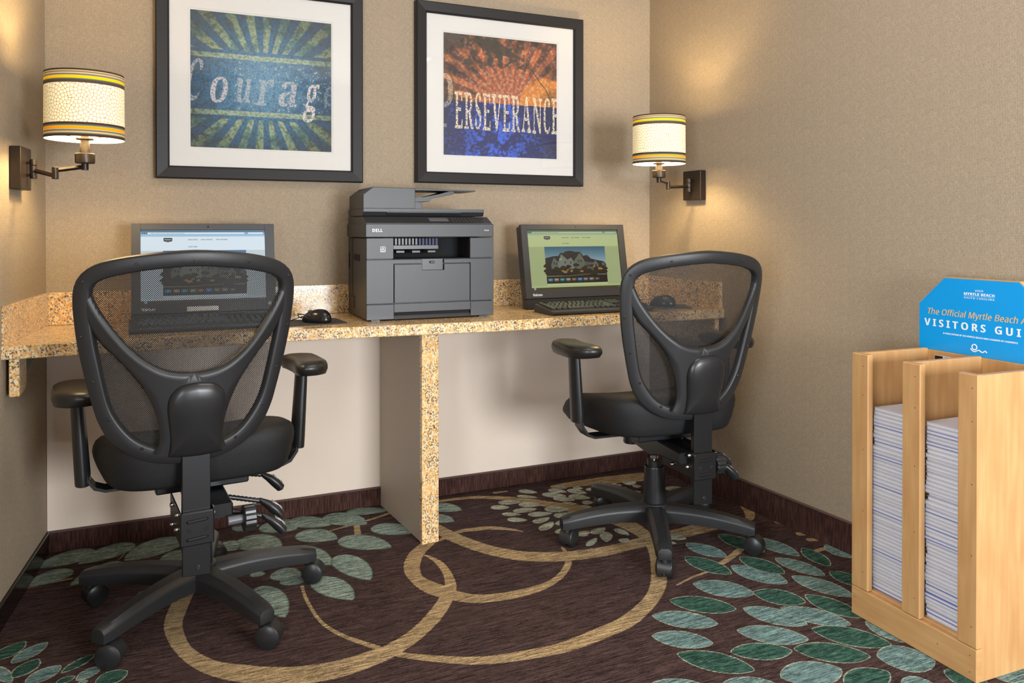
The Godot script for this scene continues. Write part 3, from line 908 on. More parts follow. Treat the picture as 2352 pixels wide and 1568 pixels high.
func screen_image(paper: Color, shade: Color, sky: Color) -> Image:
	var w := 1024
	var h := 672
	var im := Image.create(w, h, false, Image.FORMAT_RGB8)
	im.fill(paper)
	var r := func(u0: float, v0: float, u1: float, v1: float, c: Color) -> void:
		im.fill_rect(Rect2i(int(u0 * w), int(v0 * h), int((u1 - u0) * w), maxi(1, int((v1 - v0) * h))), c)
	var ink := paper.darkened(0.72)
	r.call(0.0, 0.0, 1.0, 0.032, shade.darkened(0.35))
	r.call(0.0, 0.032, 1.0, 0.062, shade)
	r.call(0.055, 0.034, 0.83, 0.058, paper)
	r.call(0.86, 0.034, 0.985, 0.058, paper)
	r.call(0.0, 0.062, 1.0, 0.092, shade.lightened(0.25))
	r.call(0.0, 0.285, 0.172, 0.93, paper.darkened(0.12))
	r.call(0.84, 0.285, 1.0, 0.93, paper.darkened(0.12))
	r.call(0.97, 0.003, 0.985, 0.016, Color(0.75, 0.25, 0.2))
	for i in 3:
		r.call(0.01 + i * 0.015, 0.037, 0.02 + i * 0.015, 0.056, shade.darkened(0.6))
	print_text(im, "https://www.hotel.com/suites/myrtlebeach", "sans", 0.075 * w, 0.040 * h, 0.34 * w, 0.055 * h, ink)
	# badge, menu, picture
	fill_poly(im, [Vector2(0.175, 0.118) * Vector2(w, h), Vector2(0.18, 0.108) * Vector2(w, h), Vector2(0.24, 0.108) * Vector2(w, h), Vector2(0.246, 0.118) * Vector2(w, h), Vector2(0.243, 0.155) * Vector2(w, h), Vector2(0.211, 0.168) * Vector2(w, h), Vector2(0.178, 0.155) * Vector2(w, h)], Color(0.12, 0.20, 0.24))
	r.call(0.184, 0.128, 0.238, 0.136, Color(0.72, 0.74, 0.72))
	r.call(0.19, 0.146, 0.232, 0.151, Color(0.60, 0.42, 0.22))
	print_text(im, "HOTEL SUITES", "sans bold", 0.37 * w, 0.126 * h, 0.445 * w, 0.142 * h, ink)
	print_text(im, "HOTEL FEATURES", "sans bold", 0.472 * w, 0.126 * h, 0.565 * w, 0.142 * h, ink)
	print_text(im, "HOTEL PACKAGES", "sans bold", 0.594 * w, 0.126 * h, 0.688 * w, 0.142 * h, ink)
	print_text(im, "LOCAL GUIDE", "sans bold", 0.37 * w, 0.224 * h, 0.442 * w, 0.24 * h, ink)
	var x0 := 0.172; var x1 := 0.84; var y0 := 0.285; var y1 := 0.90
	for i in int((y1 - y0) * h):
		var f := i / ((y1 - y0) * h)
		r.call(x0, y0 + f * (y1 - y0), x1, y0 + f * (y1 - y0) + 0.002, sky.lerp(sky.lightened(0.45), clampf(f * 2.4, 0, 1)) if f < 0.5 else Color(0.06, 0.055, 0.04))
	var at := func(u: float, v: float) -> Vector2: return Vector2((x0 + u * (x1 - x0)) * w, (y0 + v * (y1 - y0)) * h)
	var roof := Color(0.12, 0.11, 0.12)
	var wallc := Color(0.36, 0.38, 0.34)
	fill_poly(im, [at.call(0.0, 0.31), at.call(0.13, 0.26), at.call(0.22, 0.25), at.call(0.25, 0.17), at.call(0.31, 0.17), at.call(0.33, 0.13), at.call(0.42, 0.115), at.call(0.5, 0.15), at.call(0.58, 0.15), at.call(0.62, 0.26), at.call(0.69, 0.24), at.call(0.75, 0.34), at.call(0.82, 0.37), at.call(0.9, 0.40), at.call(0.96, 0.42), at.call(1.0, 0.5), at.call(1.0, 0.75), at.call(0.0, 0.75)], roof)
	fill_poly(im, [at.call(0.09, 0.48), at.call(0.14, 0.29), at.call(0.22, 0.45), at.call(0.22, 0.62), at.call(0.09, 0.60)], wallc)
	fill_poly(im, [at.call(0.2, 0.45), at.call(0.26, 0.2), at.call(0.36, 0.36), at.call(0.42, 0.3), at.call(0.46, 0.42), at.call(0.46, 0.62), at.call(0.2, 0.6)], wallc.lightened(0.12))
	fill_poly(im, [at.call(0.46, 0.40), at.call(0.57, 0.17), at.call(0.64, 0.40), at.call(0.64, 0.62), at.call(0.46, 0.62)], wallc)
	fill_poly(im, [at.call(0.64, 0.42), at.call(0.80, 0.45), at.call(0.80, 0.66), at.call(0.64, 0.64)], wallc.darkened(0.15))
	fill_poly(im, [at.call(0.78, 0.48), at.call(0.82, 0.38), at.call(0.87, 0.50), at.call(0.87, 0.62), at.call(0.78, 0.62)], wallc)
	fill_poly(im, [at.call(0.9, 0.55), at.call(0.95, 0.43), at.call(1.0, 0.56), at.call(1.0, 0.64), at.call(0.9, 0.62)], wallc)
	fill_poly(im, [at.call(0.225, 0.325), at.call(0.275, 0.31), at.call(0.275, 0.365), at.call(0.225, 0.38)], Color(0.45, 0.62, 0.50))
	for q in [[0.13, 0.42], [0.17, 0.44], [0.31, 0.40], [0.40, 0.41], [0.53, 0.37], [0.57, 0.37], [0.69, 0.5], [0.73, 0.51], [0.82, 0.5]]:
		fill_poly(im, [at.call(q[0], q[1]), at.call(q[0] + 0.018, q[1]), at.call(q[0] + 0.018, q[1] + 0.06), at.call(q[0], q[1] + 0.06)], Color(0.10, 0.13, 0.15))
	var rg := RandomNumberGenerator.new()
	rg.seed = 5
	for i in 90:
		var u := rg.randf()
		var v := rg.randf_range(0.50, 0.72) if i % 2 else rg.randf_range(0.58, 0.74)
		var s := rg.randf_range(0.02, 0.05)
		var p := []
		for k in 7:
			p.append(at.call(u + cos(k * TAU / 7) * s * rg.randf_range(0.7, 1.2), v + sin(k * TAU / 7) * s * rg.randf_range(0.7, 1.2)))
		fill_poly(im, p, Color(0.08, 0.08, 0.05).lerp(Color(0.16, 0.13, 0.08), rg.randf()))
	for q in [[0.30, 0.69, 0.05], [0.41, 0.67, 0.035], [0.58, 0.68, 0.035], [0.27, 0.66, 0.03], [0.88, 0.62, 0.04], [0.92, 0.63, 0.03], [0.35, 0.64, 0.03], [0.79, 0.56, 0.025]]:
		var p := []
		for k in 8:
			p.append(at.call(q[0] + cos(k * TAU / 8) * q[2] * rg.randf_range(0.4, 1.0), q[1] + sin(k * TAU / 8) * q[2] * rg.randf_range(0.4, 1.0)))
		fill_poly(im, p, Color(0.80, 0.62, 0.26, 0.75))
	fill_poly(im, [at.call(0.0, 0.785), at.call(0.35, 0.79), at.call(0.72, 0.755), at.call(0.72, 0.775), at.call(0.35, 0.815), at.call(0.0, 0.81)], Color(0.42, 0.36, 0.24))
	r.call(x0, 0.785, x1, 0.90, Color(0.075, 0.065, 0.055))
	print_text(im, "We welcome you to Myrtle Beach", "sans", (x0 + 0.01) * w, 0.768 * h, (x0 + 0.17) * w, 0.783 * h, Color(0.8, 0.8, 0.75))
	print_text(im, "CLOSE GALLERY", "sans bold", (x1 - 0.11) * w, 0.755 * h, (x1 - 0.01) * w, 0.77 * h, Color(0.9, 0.9, 0.85))
	for i in 9:
		var u := x0 + 0.015 + i * 0.064
		var c: Color = [Color(0.25, 0.5, 0.62), Color(0.55, 0.5, 0.4), Color(0.15, 0.5, 0.5), Color(0.5, 0.48, 0.42), Color(0.45, 0.33, 0.2), Color(0.2, 0.45, 0.7), Color(0.4, 0.42, 0.4), Color(0.48, 0.46, 0.4), Color(0.3, 0.28, 0.2)][i]
		r.call(u, 0.815, u + 0.05, 0.875, c)
		r.call(u, 0.85, u + 0.05, 0.875, c.darkened(0.5))
		r.call(u + 0.012, 0.83, u + 0.032, 0.852, c.lightened(0.3))
	r.call(0.0, 0.93, 1.0, 0.962, paper.darkened(0.06))
	r.call(0.0, 0.962, 1.0, 1.0, Color(0.26, 0.23, 0.11))
	r.call(0.03, 0.964, 0.052, 0.998, shade.lightened(0.2))
	print_text(im, "8:58 AM", "sans", 0.95 * w, 0.972 * h, 0.985 * w, 0.988 * h, Color(0.7, 0.7, 0.6))
	return im

# ------------------------------------------------------------------ wall sconces
func shade_images() -> Array:        # petal print between striped bands: what the shade lets through, u once round, v from foot to top
	var w := 1024
	var h := 288
	var im := Image.create(w, h, false, Image.FORMAT_RGB8)
	var seeds := []
	var cell := 24.0
	var bins := {}
	var centers := []
	for i in 7:
		centers.append(Vector2((i + 0.5) * w / 7.0 + (20 if i % 2 else -20), h * (0.42 if i % 2 else 0.60)))
	for i in centers.size():
		for n in 190:
			var q: Vector2 = centers[i] + Vector2.from_angle(n * 2.39996) * 6.6 * pow(n + 0.4, 0.56)
			var own := true
			for j in centers.size():
				var dx := absf(q.x - centers[j].x)
				dx = minf(dx, w - dx)
				if j != i and Vector2(dx, q.y - centers[j].y).length() < q.distance_to(centers[i]):
					own = false
			if own and q.y > -20 and q.y < h + 20:
				seeds.append(Vector2(fposmod(q.x, w), q.y))
	for i in seeds.size():
		var k := Vector2i((seeds[i] / cell).floor())
		if not bins.has(k):
			bins[k] = []
		bins[k].append(i)
	var columns := int(w / cell)
	var paper := Color(1.0, 0.97, 0.84)
	var crack := Color(0.70, 0.53, 0.30)
	for y in h:
		for x in w:
			var p := Vector2(x, y)
			var d1 := 1e9
			var d2 := 1e9
			var kx := int(x / cell)
			var ky := int(y / cell)
			for gy in range(ky - 1, ky + 2):
				for gx in range(kx - 1, kx + 2):
					for i in bins.get(Vector2i(posmod(gx, columns + 1), gy), []):
						var d := p.distance_to(seeds[i])
						if d < d1:
							d2 = d1; d1 = d
						elif d < d2:
							d2 = d
			im.set_pixel(x, y, crack.lerp(paper, clampf((d2 - d1 - 0.8) / 1.7, 0.0, 1.0)))
	# bands, as fractions of the height from the top
	var dark := Color(0.27, 0.21, 0.165)
	var slate := Color(0.38, 0.43, 0.40)
	var sand := Color(0.80, 0.67, 0.49)
	var gold := Color(1.0, 0.78, 0.05)
	for b in [[0.0, 0.025, dark], [0.025, 0.042, sand], [0.042, 0.058, slate], [0.058, 0.08, sand], [0.08, 0.098, slate], [0.098, 0.108, sand], [0.108, 0.146, gold], [0.146, 0.165, slate], [0.165, 0.21, dark.lightened(0.08)],
			[0.79, 0.825, dark], [0.825, 0.845, slate], [0.845, 0.853, sand], [0.853, 0.89, Color(1.0, 0.62, 0.05)], [0.89, 0.905, sand], [0.905, 0.925, slate], [0.925, 0.948, sand], [0.948, 0.962, slate], [0.962, 1.0, dark]]:
		im.fill_rect(Rect2i(0, int(b[0] * h), w, int(ceil((b[1] - b[0]) * h))), b[2])
	return [im]

func sconce(label: String, plate: Vector3, inward: Vector3, hinge: Vector3, joint: Vector3, stem: Vector3, shade_mat: Material) -> void:
	var o := thing("wall_sconce", label, "wall lamp", Vector3.ZERO, 0.0, "swing-arm sconces on the side walls")
	o.position = plate
	var rel := func(p: Vector3) -> Vector3: return p - plate
	var s := Soup.new()
	var z := inward.normalized()
	var b := Basis(Vector3.UP.cross(z), Vector3.UP, z)
	box(s, z * 0.0155, Vector3(0.112, 0.122, 0.029), 0.002, b)
	part("back_plate", s, M.bronze, o)
	s = Soup.new()
	var h: Vector3 = hinge - plate
	for dy in [-0.018, 0.018]:
		rod(s, Vector3(h.x, dy, h.z) - z * h.dot(z) + z * 0.02, Vector3(h.x, dy, h.z), 0.004, 12)
	part("pin", s, M.bronze, o)
	s = Soup.new()
	for k in 3:
		rod(s, h + Vector3(0, -0.0285 + 0.019 * k + 0.0004, 0), h + Vector3(0, -0.0095 + 0.019 * k - 0.0004, 0), 0.0098, 20, 0.0012)
	part("hinge", s, M.bronze, o)
	var j: Vector3 = joint - plate
	var t: Vector3 = stem - plate
	s = Soup.new()
	var low := Vector3(j.x, j.y - 0.009, j.z)
	tube(s, [h + Vector3(0, -0.004, 0), low], [0.0062, 0.0062], 4, 0.75, Vector3.UP)
	part("arm", s, M.bronze, o)
	s = Soup.new()
	var high := Vector3(j.x, j.y + 0.007, j.z)
	tube(s, [high, t + Vector3(0, -0.004, 0)], [0.0062, 0.0062], 4, 0.75, Vector3.UP)
	part("arm", s, M.bronze, o)
	s = Soup.new()
	rod(s, low + Vector3(0, -0.009, 0), high + Vector3(0, 0.009, 0), 0.0088, 18, 0.0012)
	part("joint", s, M.bronze, o)
	s = Soup.new()
	var up := 1.335 - plate.y
	lathe(s, [Vector2(0, -0.014), Vector2(0.009, -0.014), Vector2(0.0095, -0.012), Vector2(0.0095, 0.004), Vector2(0.024, 0.005), Vector2(0.026, 0.008), Vector2(0.0262, 0.032), Vector2(0.0245, 0.034), Vector2(0.0145, 0.0345), Vector2(0.0138, 0.040), Vector2(0.0115, up - t.y - 0.003), Vector2(0.0115, up - t.y + 0.01), Vector2(0, up - t.y + 0.01)], 28, Transform3D(Basis(), t))
	part("socket", s, M.bronze, o)
	s = Soup.new()
	lathe(s, [Vector2(0, up), Vector2(0.023, up), Vector2(0.024, up + 0.002), Vector2(0.023, up + 0.004), Vector2(0, up + 0.004)], 24, Transform3D(Basis(), Vector3(t.x, 0, t.z)))
	for k in 3:
		var a := k * TAU / 3 + 0.5
		rod(s, Vector3(t.x, up + 0.003, t.z), Vector3(t.x + cos(a) * 0.101, up + 0.012, t.z + sin(a) * 0.101), 0.0012, 6)
	part("shade_carrier", s, M.bronze, o)
	# drum shade, open at both ends
	s = Soup.new()
	var r0 := 0.1035
	var r1 := 0.1025
	for k in 64:
		var a0 := TAU * k / 64
		var a1 := TAU * (k + 1) / 64
		var q := []
		for e in [[a0, 0.0, r0], [a0, 0.187, r1], [a1, 0.187, r1], [a1, 0.0, r0]]:
			q.append(Vector3(t.x + cos(e[0]) * e[2], up + e[1], t.z + sin(e[0]) * e[2]))
		s.quad_uv(q[0], q[1], q[2], q[3], Vector2(a0 / TAU, 1), Vector2(a0 / TAU, 0), Vector2(a1 / TAU, 0), Vector2(a1 / TAU, 1))
	var sh := part("lamp_shade", s, shade_mat, o)
	s = Soup.new()
	lathe(s, [Vector2(0.1018, up + 0.1868), Vector2(0.1026, up + 0.0002)], 64, Transform3D(Basis(), Vector3(t.x, 0, t.z)))
	part("liner", s, M.liner, sh)
	s = Soup.new()
	lathe(s, [Vector2(0, up + 0.02), Vector2(0.011, up + 0.022), Vector2(0.013, up + 0.035), Vector2(0.026, up + 0.062), Vector2(0.030, up + 0.08), Vector2(0.026, up + 0.1), Vector2(0.012, up + 0.11), Vector2(0, up + 0.112)], 20, Transform3D(Basis(), Vector3(t.x, 0, t.z)))
	part("light_bulb", s, M.bulb, o)
	var l := OmniLight3D.new()
	l.name = "bulb_light"
	l.position = Vector3(t.x, up + 0.075, t.z)
	l.light_color = Color(1.0, 0.87, 0.63)
	l.light_energy = SCONCE_ENERGY
	l.light_size = 0.028
	l.omni_range = 8.0
	l.omni_attenuation = 2.0
	l.shadow_enabled = true
	o.add_child(l)

func make_sconces() -> void:
	M.bulb = plain("glowing lamp bulb", Color(1, 0.95, 0.85), 0.4)
	M.liner = plain("white shade liner", Color(0.97, 0.96, 0.94), 0.8)
	M.bulb.emission_enabled = true
	M.bulb.emission = Color(1.0, 0.86, 0.62)
	M.bulb.emission_energy_multiplier = 2.0
	var im: Image = shade_images()[0]
	var t := tex(im)
	var m := plain("printed parchment shade", Color(1, 1, 1), 0.8, 0.0, 0.2)
	m.albedo_texture = t
	m.texture_repeat = true
	m.emission_enabled = true
	m.emission_texture = t
	m.emission = Color(1.0, 0.95, 0.80)
	m.emission_operator = BaseMaterial3D.EMISSION_OP_MULTIPLY
	m.emission_energy_multiplier = SHADE_GLOW
	sconce("swing-arm sconce with a lit drum shade on the left wall, beside the blue print", Vector3(left_at(0.367), 1.253, 0.367), Vector3(1, 0, LEFT_SLANT), Vector3(0.010, 1.253, 0.371), Vector3(0.074, 1.238, 0.462), Vector3(0.148, 1.262, 0.455), m)
	sconce("swing-arm sconce with a lit drum shade on the right wall, past the orange print", Vector3(right_at(0.33), 1.26, 0.33), Vector3(-1, 0, RIGHT_SLANT), Vector3(2.358, 1.26, 0.334), Vector3(2.240, 1.258, 0.352), Vector3(2.150, 1.276, 0.418), m)

# ------------------------------------------------------------------ framed prints
func picture(label: String, x0: float, y0: float, w: float, h: float, art: Rect2, im: Image) -> void:
	var o := thing("framed_print", label, "picture", Vector3(x0 + w * 0.5, y0, 0.001), 0.0, "framed prints on the back wall")
	var b := 0.0445
	var d := 0.033
	for k in 4:
		var s := Soup.new()
		var len: float = w if k % 2 == 0 else h
		var prof := [Vector2(0, 0), Vector2(0, d - 0.004), Vector2(0.004, d), Vector2(b - 0.006, d - 0.004), Vector2(b, d - 0.010), Vector2(b, 0)]
		var xf := Transform3D(Basis(Vector3.BACK, k * PI / 2), Vector3(0, h * 0.5, 0))
		var base := (h if k % 2 == 0 else w) * 0.5
		for i in prof.size():
			var p: Vector2 = prof[i]
			var q: Vector2 = prof[(i + 1) % prof.size()]
			var pt := func(v: Vector2, sg: float) -> Vector3: return xf * Vector3(sg * (len * 0.5 - v.x), -base + v.x, v.y)
			s.out_quad(pt.call(p, -1.0), pt.call(p, 1.0), pt.call(q, 1.0), pt.call(q, -1.0), xf * Vector3(0, -base + b * 0.5, d * 0.4))
		part("rail", s, M.frame, o, 20.0)
	# mat with a bevelled window
	var s := Soup.new()
	var zi := 0.0165
	var a := [Vector2(-w * 0.5 + 0.03, 0.03), Vector2(w * 0.5 - 0.03, 0.03), Vector2(w * 0.5 - 0.03, h - 0.03), Vector2(-w * 0.5 + 0.03, h - 0.03)]
	var ox := -(x0 + w * 0.5)
	var c := [Vector2(art.position.x + ox, art.position.y - y0), Vector2(art.end.x + ox, art.position.y - y0), Vector2(art.end.x + ox, art.end.y - y0), Vector2(art.position.x + ox, art.end.y - y0)]
	var e := 0.0065
	for ring in [[a, 0.0, zi, c, -e, zi], [c, -e, zi, c, -e + 0.0015, zi - 0.0015], [c, -e + 0.0015, zi - 0.0015, c, -0.0012, zi - 0.0016], [c, -0.0012, zi - 0.0016, c, 0.0, zi - 0.003]]:
		for i in 4:
			var j := (i + 1) % 4
			var sg := [Vector2(-1, -1), Vector2(1, -1), Vector2(1, 1), Vector2(-1, 1)]
			var p := func(poly: Array, off: float, n: int, zz: float) -> Vector3:
				var q: Vector2 = poly[n] - sg[n] * off
				return Vector3(q.x, q.y, zz)
			s.quad(p.call(ring[0], ring[1], i, ring[2]), p.call(ring[0], ring[1], j, ring[2]), p.call(ring[3], ring[4], j, ring[5]), p.call(ring[3], ring[4], i, ring[5]))
	part("mat_board", s, M.mat_board, o, 15.0)
	s = Soup.new()
	var q0 := Vector3(c[0].x - 0.004, c[0].y - 0.004, zi - 0.0032)
	var q1 := Vector3(c[2].x + 0.004, c[2].y + 0.004, zi - 0.0032)
	s.quad_uv(q0, Vector3(q1.x, q0.y, q0.z), q1, Vector3(q0.x, q1.y, q0.z), Vector2(0, 1), Vector2(1, 1), Vector2(1, 0), Vector2(0, 0))
	var m := plain("art print", Color.WHITE, 0.6, 0.0, 0.3)
	m.albedo_texture = tex(im)
	m.texture_repeat = false
	part("print", s, m, o)
	s = Soup.new()
	box_between(s, Vector3(-w * 0.5 + 0.035, 0.035, 0.002), Vector3(w * 0.5 - 0.035, h - 0.035, 0.010))
	part("backing", s, M.mat_board, o)
	s = Soup.new()
	s.quad(Vector3(-w * 0.5 + b - 0.002, b - 0.002, 0.0195), Vector3(w * 0.5 - b + 0.002, b - 0.002, 0.0195), Vector3(w * 0.5 - b + 0.002, h - b + 0.002, 0.0195), Vector3(-w * 0.5 + b - 0.002, h - b + 0.002, 0.0195))
	part("glass_pane", s, M.glass, o)

# ------------------------------------------------------------------ counter
func make_counter() -> void:
	var o := thing("granite_countertop", "long speckled gold granite countertop carrying the printer and both computers", "countertop", Vector3(0, TOP - 0.0372, 0))
	var s := Soup.new()
	var front := [Vector2(left_at(0.505), 0.502), Vector2(0.10, 0.499), Vector2(0.38, 0.480), Vector2(0.726, 0.462), Vector2(1.0, 0.476), Vector2(1.405, 0.506), Vector2(1.9, 0.505), Vector2(right_at(0.50) - 0.001, 0.498)]
	var poly := PackedVector2Array()
	for p in spline(front, 5):
		poly.append(Vector2(p.x, -p.y))
	poly.append(Vector2(ROOM_W - 0.001, -0.002))
	poly.append(Vector2(0.002, -0.002))
	extrude(s, poly, 0.0, 0.0372, Transform3D(Basis(Vector3.RIGHT, -PI / 2), Vector3.ZERO), 0.002)
	part("slab", s, M.granite, o, 30.0)
	s = Soup.new()
	box_between(s, Vector3(0.004, 0.0374, 0.001), Vector3(ROOM_W - 0.004, 0.146, 0.0215), 0.0015)
	var bs := part("granite_backsplash", s, M.granite, null, 20.0)
	bs.position = Vector3(0, TOP - 0.0372, 0)
	tag(bs, "long low granite backsplash standing on the countertop along the back wall", "backsplash")
	for sd in [0, 1]:
		s = Soup.new()
		var y1 := 0.1455
		var b: Vector2 = Vector2(left_at(0.03) + 0.013, 0.0225) if sd == 0 else Vector2(right_at(0.49) - 0.021, 0.487)
		var a: Vector2 = Vector2(left_at(0.498) + 0.004, 0.498) if sd == 0 else Vector2(right_at(0.0225) - 0.021, 0.0225)
		if sd == 0:
			strip_along(s, b, a, 0.0374, y1, 0.012)
		else:
			strip_along(s, b, a, 0.0374, y1, 0.020)
		var ss := part("granite_side_splash", s, M.granite, null, 20.0)
		ss.position = Vector3(0, TOP - 0.0372, 0)
		tag(ss, "short granite side splash on the countertop along the %s wall" % ("left" if sd == 0 else "right"), "backsplash")
	# granite cleats under the two ends
	for sd in [0, 1]:
		s = Soup.new()
		var z1 := 0.492
		var z0 := 0.36 if sd == 0 else 0.02
		if sd == 0:
			box_between(s, Vector3(left_at(z0) + 0.001, 0.0, z0), Vector3(-0.011, 0.1048, z1), 0.0015)
		else:
			box_between(s, Vector3(right_at(z1) - 0.043, 0.0, z0), Vector3(ROOM_W - 0.001, 0.1048, z1), 0.0015)
		var c := thing("granite_cleat", "speckled granite cleat under the %s" % ("left end of the countertop" if sd == 0 else "right end of the countertop, behind the right chair"), "support", Vector3(0, TOP - 0.0372 - 0.105, 0))
		part("block", s, M.granite, c, 20.0)
	# made-up, dark green gusset on the left wall between cleat and corner
	var g := thing("wall_filler", "small added dark green triangular bracket under the countertop on the left wall", "filler", Vector3(0, TOP - 0.0376, 0))
	s = Soup.new()
	var tri := PackedVector2Array([Vector2(0.012, 0.0), Vector2(0.36, 0.0), Vector2(0.36, -0.078)])
	# x of the polygon runs along +z of the room
	extrude(s, tri, 0.002, 0.010, Transform3D(Basis(Vector3(-LEFT_SLANT, 0, 1).normalized(), Vector3.UP, Vector3(-1, 0, -LEFT_SLANT).normalized()), Vector3(0.012, 0, 0)), 0.0)
	part("filler_plate", s, M.filler, g, 10.0)
	# panel that carries the middle
	var pn := thing("support_panel", "taupe support panel with a granite front edge under the middle of the countertop", "panel", Vector3(1.19, 0.0, 0.452), 0.075)
	s = Soup.new()
	box_between(s, Vector3(-0.026, 0.0, -0.44), Vector3(0.026, TOP - 0.0376, -0.021), 0.001)
	part("panel_body", s, M.laminate, pn, 20.0)
	s = Soup.new()
	box_between(s, Vector3(-0.031, 0.0, -0.021), Vector3(0.031, TOP - 0.0376, 0.0), 0.0015)
	part("granite_edge", s, M.granite, pn, 20.0)


# ------------------------------------------------------------------ printer
func make_printer() -> void:
	var o := thing("printer", "large charcoal multifunction printer between the two computers", "printer", Vector3(1.228, TOP, 0.357), -0.02)
	var W := 0.2355
	var D := 0.312
	var s := Soup.new()
	box_between(s, Vector3(-W + 0.002, 0.004, -D), Vector3(-0.14, 0.2885, -0.012), 0.003)
	box_between(s, Vector3(0.145, 0.004, -D), Vector3(W - 0.002, 0.2885, -0.012), 0.003)
	box_between(s, Vector3(-0.145, 0.004, -D), Vector3(0.15, 0.2135, -0.012))
	box_between(s, Vector3(-0.145, 0.2135, -D), Vector3(0.15, 0.2885, -0.13))
	for x in [-0.2, 0.2]:
		for z in [-0.03, -0.28]:
			box_between(s, Vector3(x - 0.015, 0.0, z - 0.015), Vector3(x + 0.015, 0.006, z + 0.015))
	part("body", s, M.printer, o, 20.0)
	# paper tray front with a finger slot
	s = Soup.new()
	box_between(s, Vector3(-W, 0.005, -0.013), Vector3(-0.138, 0.0582, 0.0), 0.0015)
	box_between(s, Vector3(0.145, 0.005, -0.013), Vector3(W, 0.0582, 0.0), 0.0015)
	box_between(s, Vector3(-0.138, 0.0285, -0.013), Vector3(0.145, 0.0582, -0.0003), 0.0008)
	s.quad(Vector3(-0.138, 0.005, -0.0005), Vector3(0.145, 0.005, -0.0005), Vector3(0.145, 0.019, -0.011), Vector3(-0.138, 0.019, -0.011))
	part("paper_tray", s, M.printer, o, 20.0)
	s = Soup.new()
	box_between(s, Vector3(-0.138, 0.006, -0.0125), Vector3(0.145, 0.029, -0.0115))
	part("tray_slot", s, M.hole, o)
	# front cover with fold-down feeder door
	s = Soup.new()
	for q in [[-1.0, -0.139, -0.036], [1.0, 0.1448, 0.0445]]:
		s = Soup.new()
		extrude(s, PackedVector2Array([Vector2(q[0] * W, 0.0605), Vector2(q[1], 0.0605), Vector2(q[1], 0.1978), Vector2(q[2], 0.1978), Vector2(q[2], 0.2128), Vector2(q[0] * W, 0.2128)]), -0.013, 0.0, Transform3D(), 0.0012)
		part("front_cover", s, M.printer, o, 20.0)
	s = Soup.new()
	extrude(s, PackedVector2Array([Vector2(-0.1372, 0.0615), Vector2(0.143, 0.0615), Vector2(0.143, 0.196), Vector2(0.0448, 0.196), Vector2(0.0448, 0.1745), Vector2(-0.0358, 0.1745), Vector2(-0.0358, 0.196), Vector2(-0.1372, 0.196)]), -0.013, 0.0008, Transform3D(), 0.0012)
	part("feeder_door", s, M.printer, o, 20.0)
	s = Soup.new()
	box_between(s, Vector3(-0.0358, 0.1745, -0.013), Vector3(0.0448, 0.2128, -0.0105))
	box_between(s, Vector3(-0.006, 0.198, -0.011), Vector3(0.012, 0.206, -0.004), 0.002)
	part("latch_recess", s, M.bay, o, 20.0)
	# delivery opening
	s = Soup.new()
	box_between(s, Vector3(-W, 0.2155, -0.013), Vector3(-0.1395, 0.2885, 0.0), 0.0015)
	part("upper_front", s, M.printer, o, 20.0)
	s = Soup.new()
	box_between(s, Vector3(0.1435, 0.2155, -0.013), Vector3(W, 0.2885, 0.0), 0.0015)
	part("upper_front", s, M.printer, o, 20.0)
	s = Soup.new()
	box_between(s, Vector3(-0.14, 0.2138, -0.13), Vector3(0.1445, 0.2145, -0.012))
	box_between(s, Vector3(-0.14, 0.2145, -0.13), Vector3(-0.139, 0.288, -0.012))
	box_between(s, Vector3(0.1435, 0.2145, -0.13), Vector3(0.1445, 0.288, -0.012))
	box_between(s, Vector3(-0.139, 0.2145, -0.1295), Vector3(0.1435, 0.288, -0.1285))
	part("delivery_bay", s, M.hole, o)
	s = Soup.new()
	for k in 8:
		box_between(s, Vector3(-0.134 + k * 0.0125, 0.262, -0.062), Vector3(-0.1245 + k * 0.0125, 0.287, -0.054), 0.001)
	box_between(s, Vector3(-0.138, 0.247, -0.070), Vector3(0.04, 0.262, -0.050), 0.001)
	for k in 3:
		box_between(s, Vector3(-0.12 + k * 0.058, 0.232, -0.06), Vector3(-0.085 + k * 0.058, 0.245, -0.048), 0.003)
	part("exit_rollers", s, M.bay, o, 20.0)
	s = Soup.new()
	for k in 6:
		box_between(s, Vector3(-0.034 + k * 0.0125, 0.258, -0.064), Vector3(-0.0235 + k * 0.0125, 0.287, -0.053), 0.001)
	part("toner_cover", s, M.toner_blue, o, 20.0)
	# band with the maker's lettering
	s = Soup.new()
	box_between(s, Vector3(-W - 0.003, 0.2903, -D - 0.002), Vector3(W, 0.338, 0.0008), 0.0025)
	var band := part("upper_band", s, M.printer, o, 20.0)
	part("lettering", letter_soup("DELL", "sans bold", -0.2145, 0.3095, -0.179, 0.3205, 0.0012, Transform3D(Basis(), Vector3(0, 0, 0.0007))), M.white, band, 0.0)
	part("lettering", letter_soup("2355dn", "sans", 0.198, 0.3125, 0.217, 0.3175, 0.0006, Transform3D(Basis(), Vector3(0, 0, 0.0007))), M.white, band, 0.0)
	# badge
	s = Soup.new()
	extrude(s, round_rect(-0.187, 0.2395, -0.168, 0.2585, 0.004), 0.0, 0.0008)
	var badge := part("badge", s, M.white, o, 20.0)
	s = Soup.new()
	extrude(s, round_rect(-0.1858, 0.2407, -0.1692, 0.2573, 0.0032), 0.0008, 0.0011)
	part("badge_face", s, M.printer_dark, badge, 20.0)
	s = letter_soup("EPS", "sans bold", -0.1835, 0.246, -0.1715, 0.2515, 0.0004, Transform3D(Basis(), Vector3(0, 0, 0.0011)))
	box_between(s, Vector3(-0.1835, 0.2425, 0.0011), Vector3(-0.1715, 0.2438, 0.0014))
	box_between(s, Vector3(-0.181, 0.2535, 0.0011), Vector3(-0.174, 0.2545, 0.0014))
	part("badge_print", s, M.white, badge, 0.0)
	# control panel: a sloping strip, display, keys
	s = Soup.new()
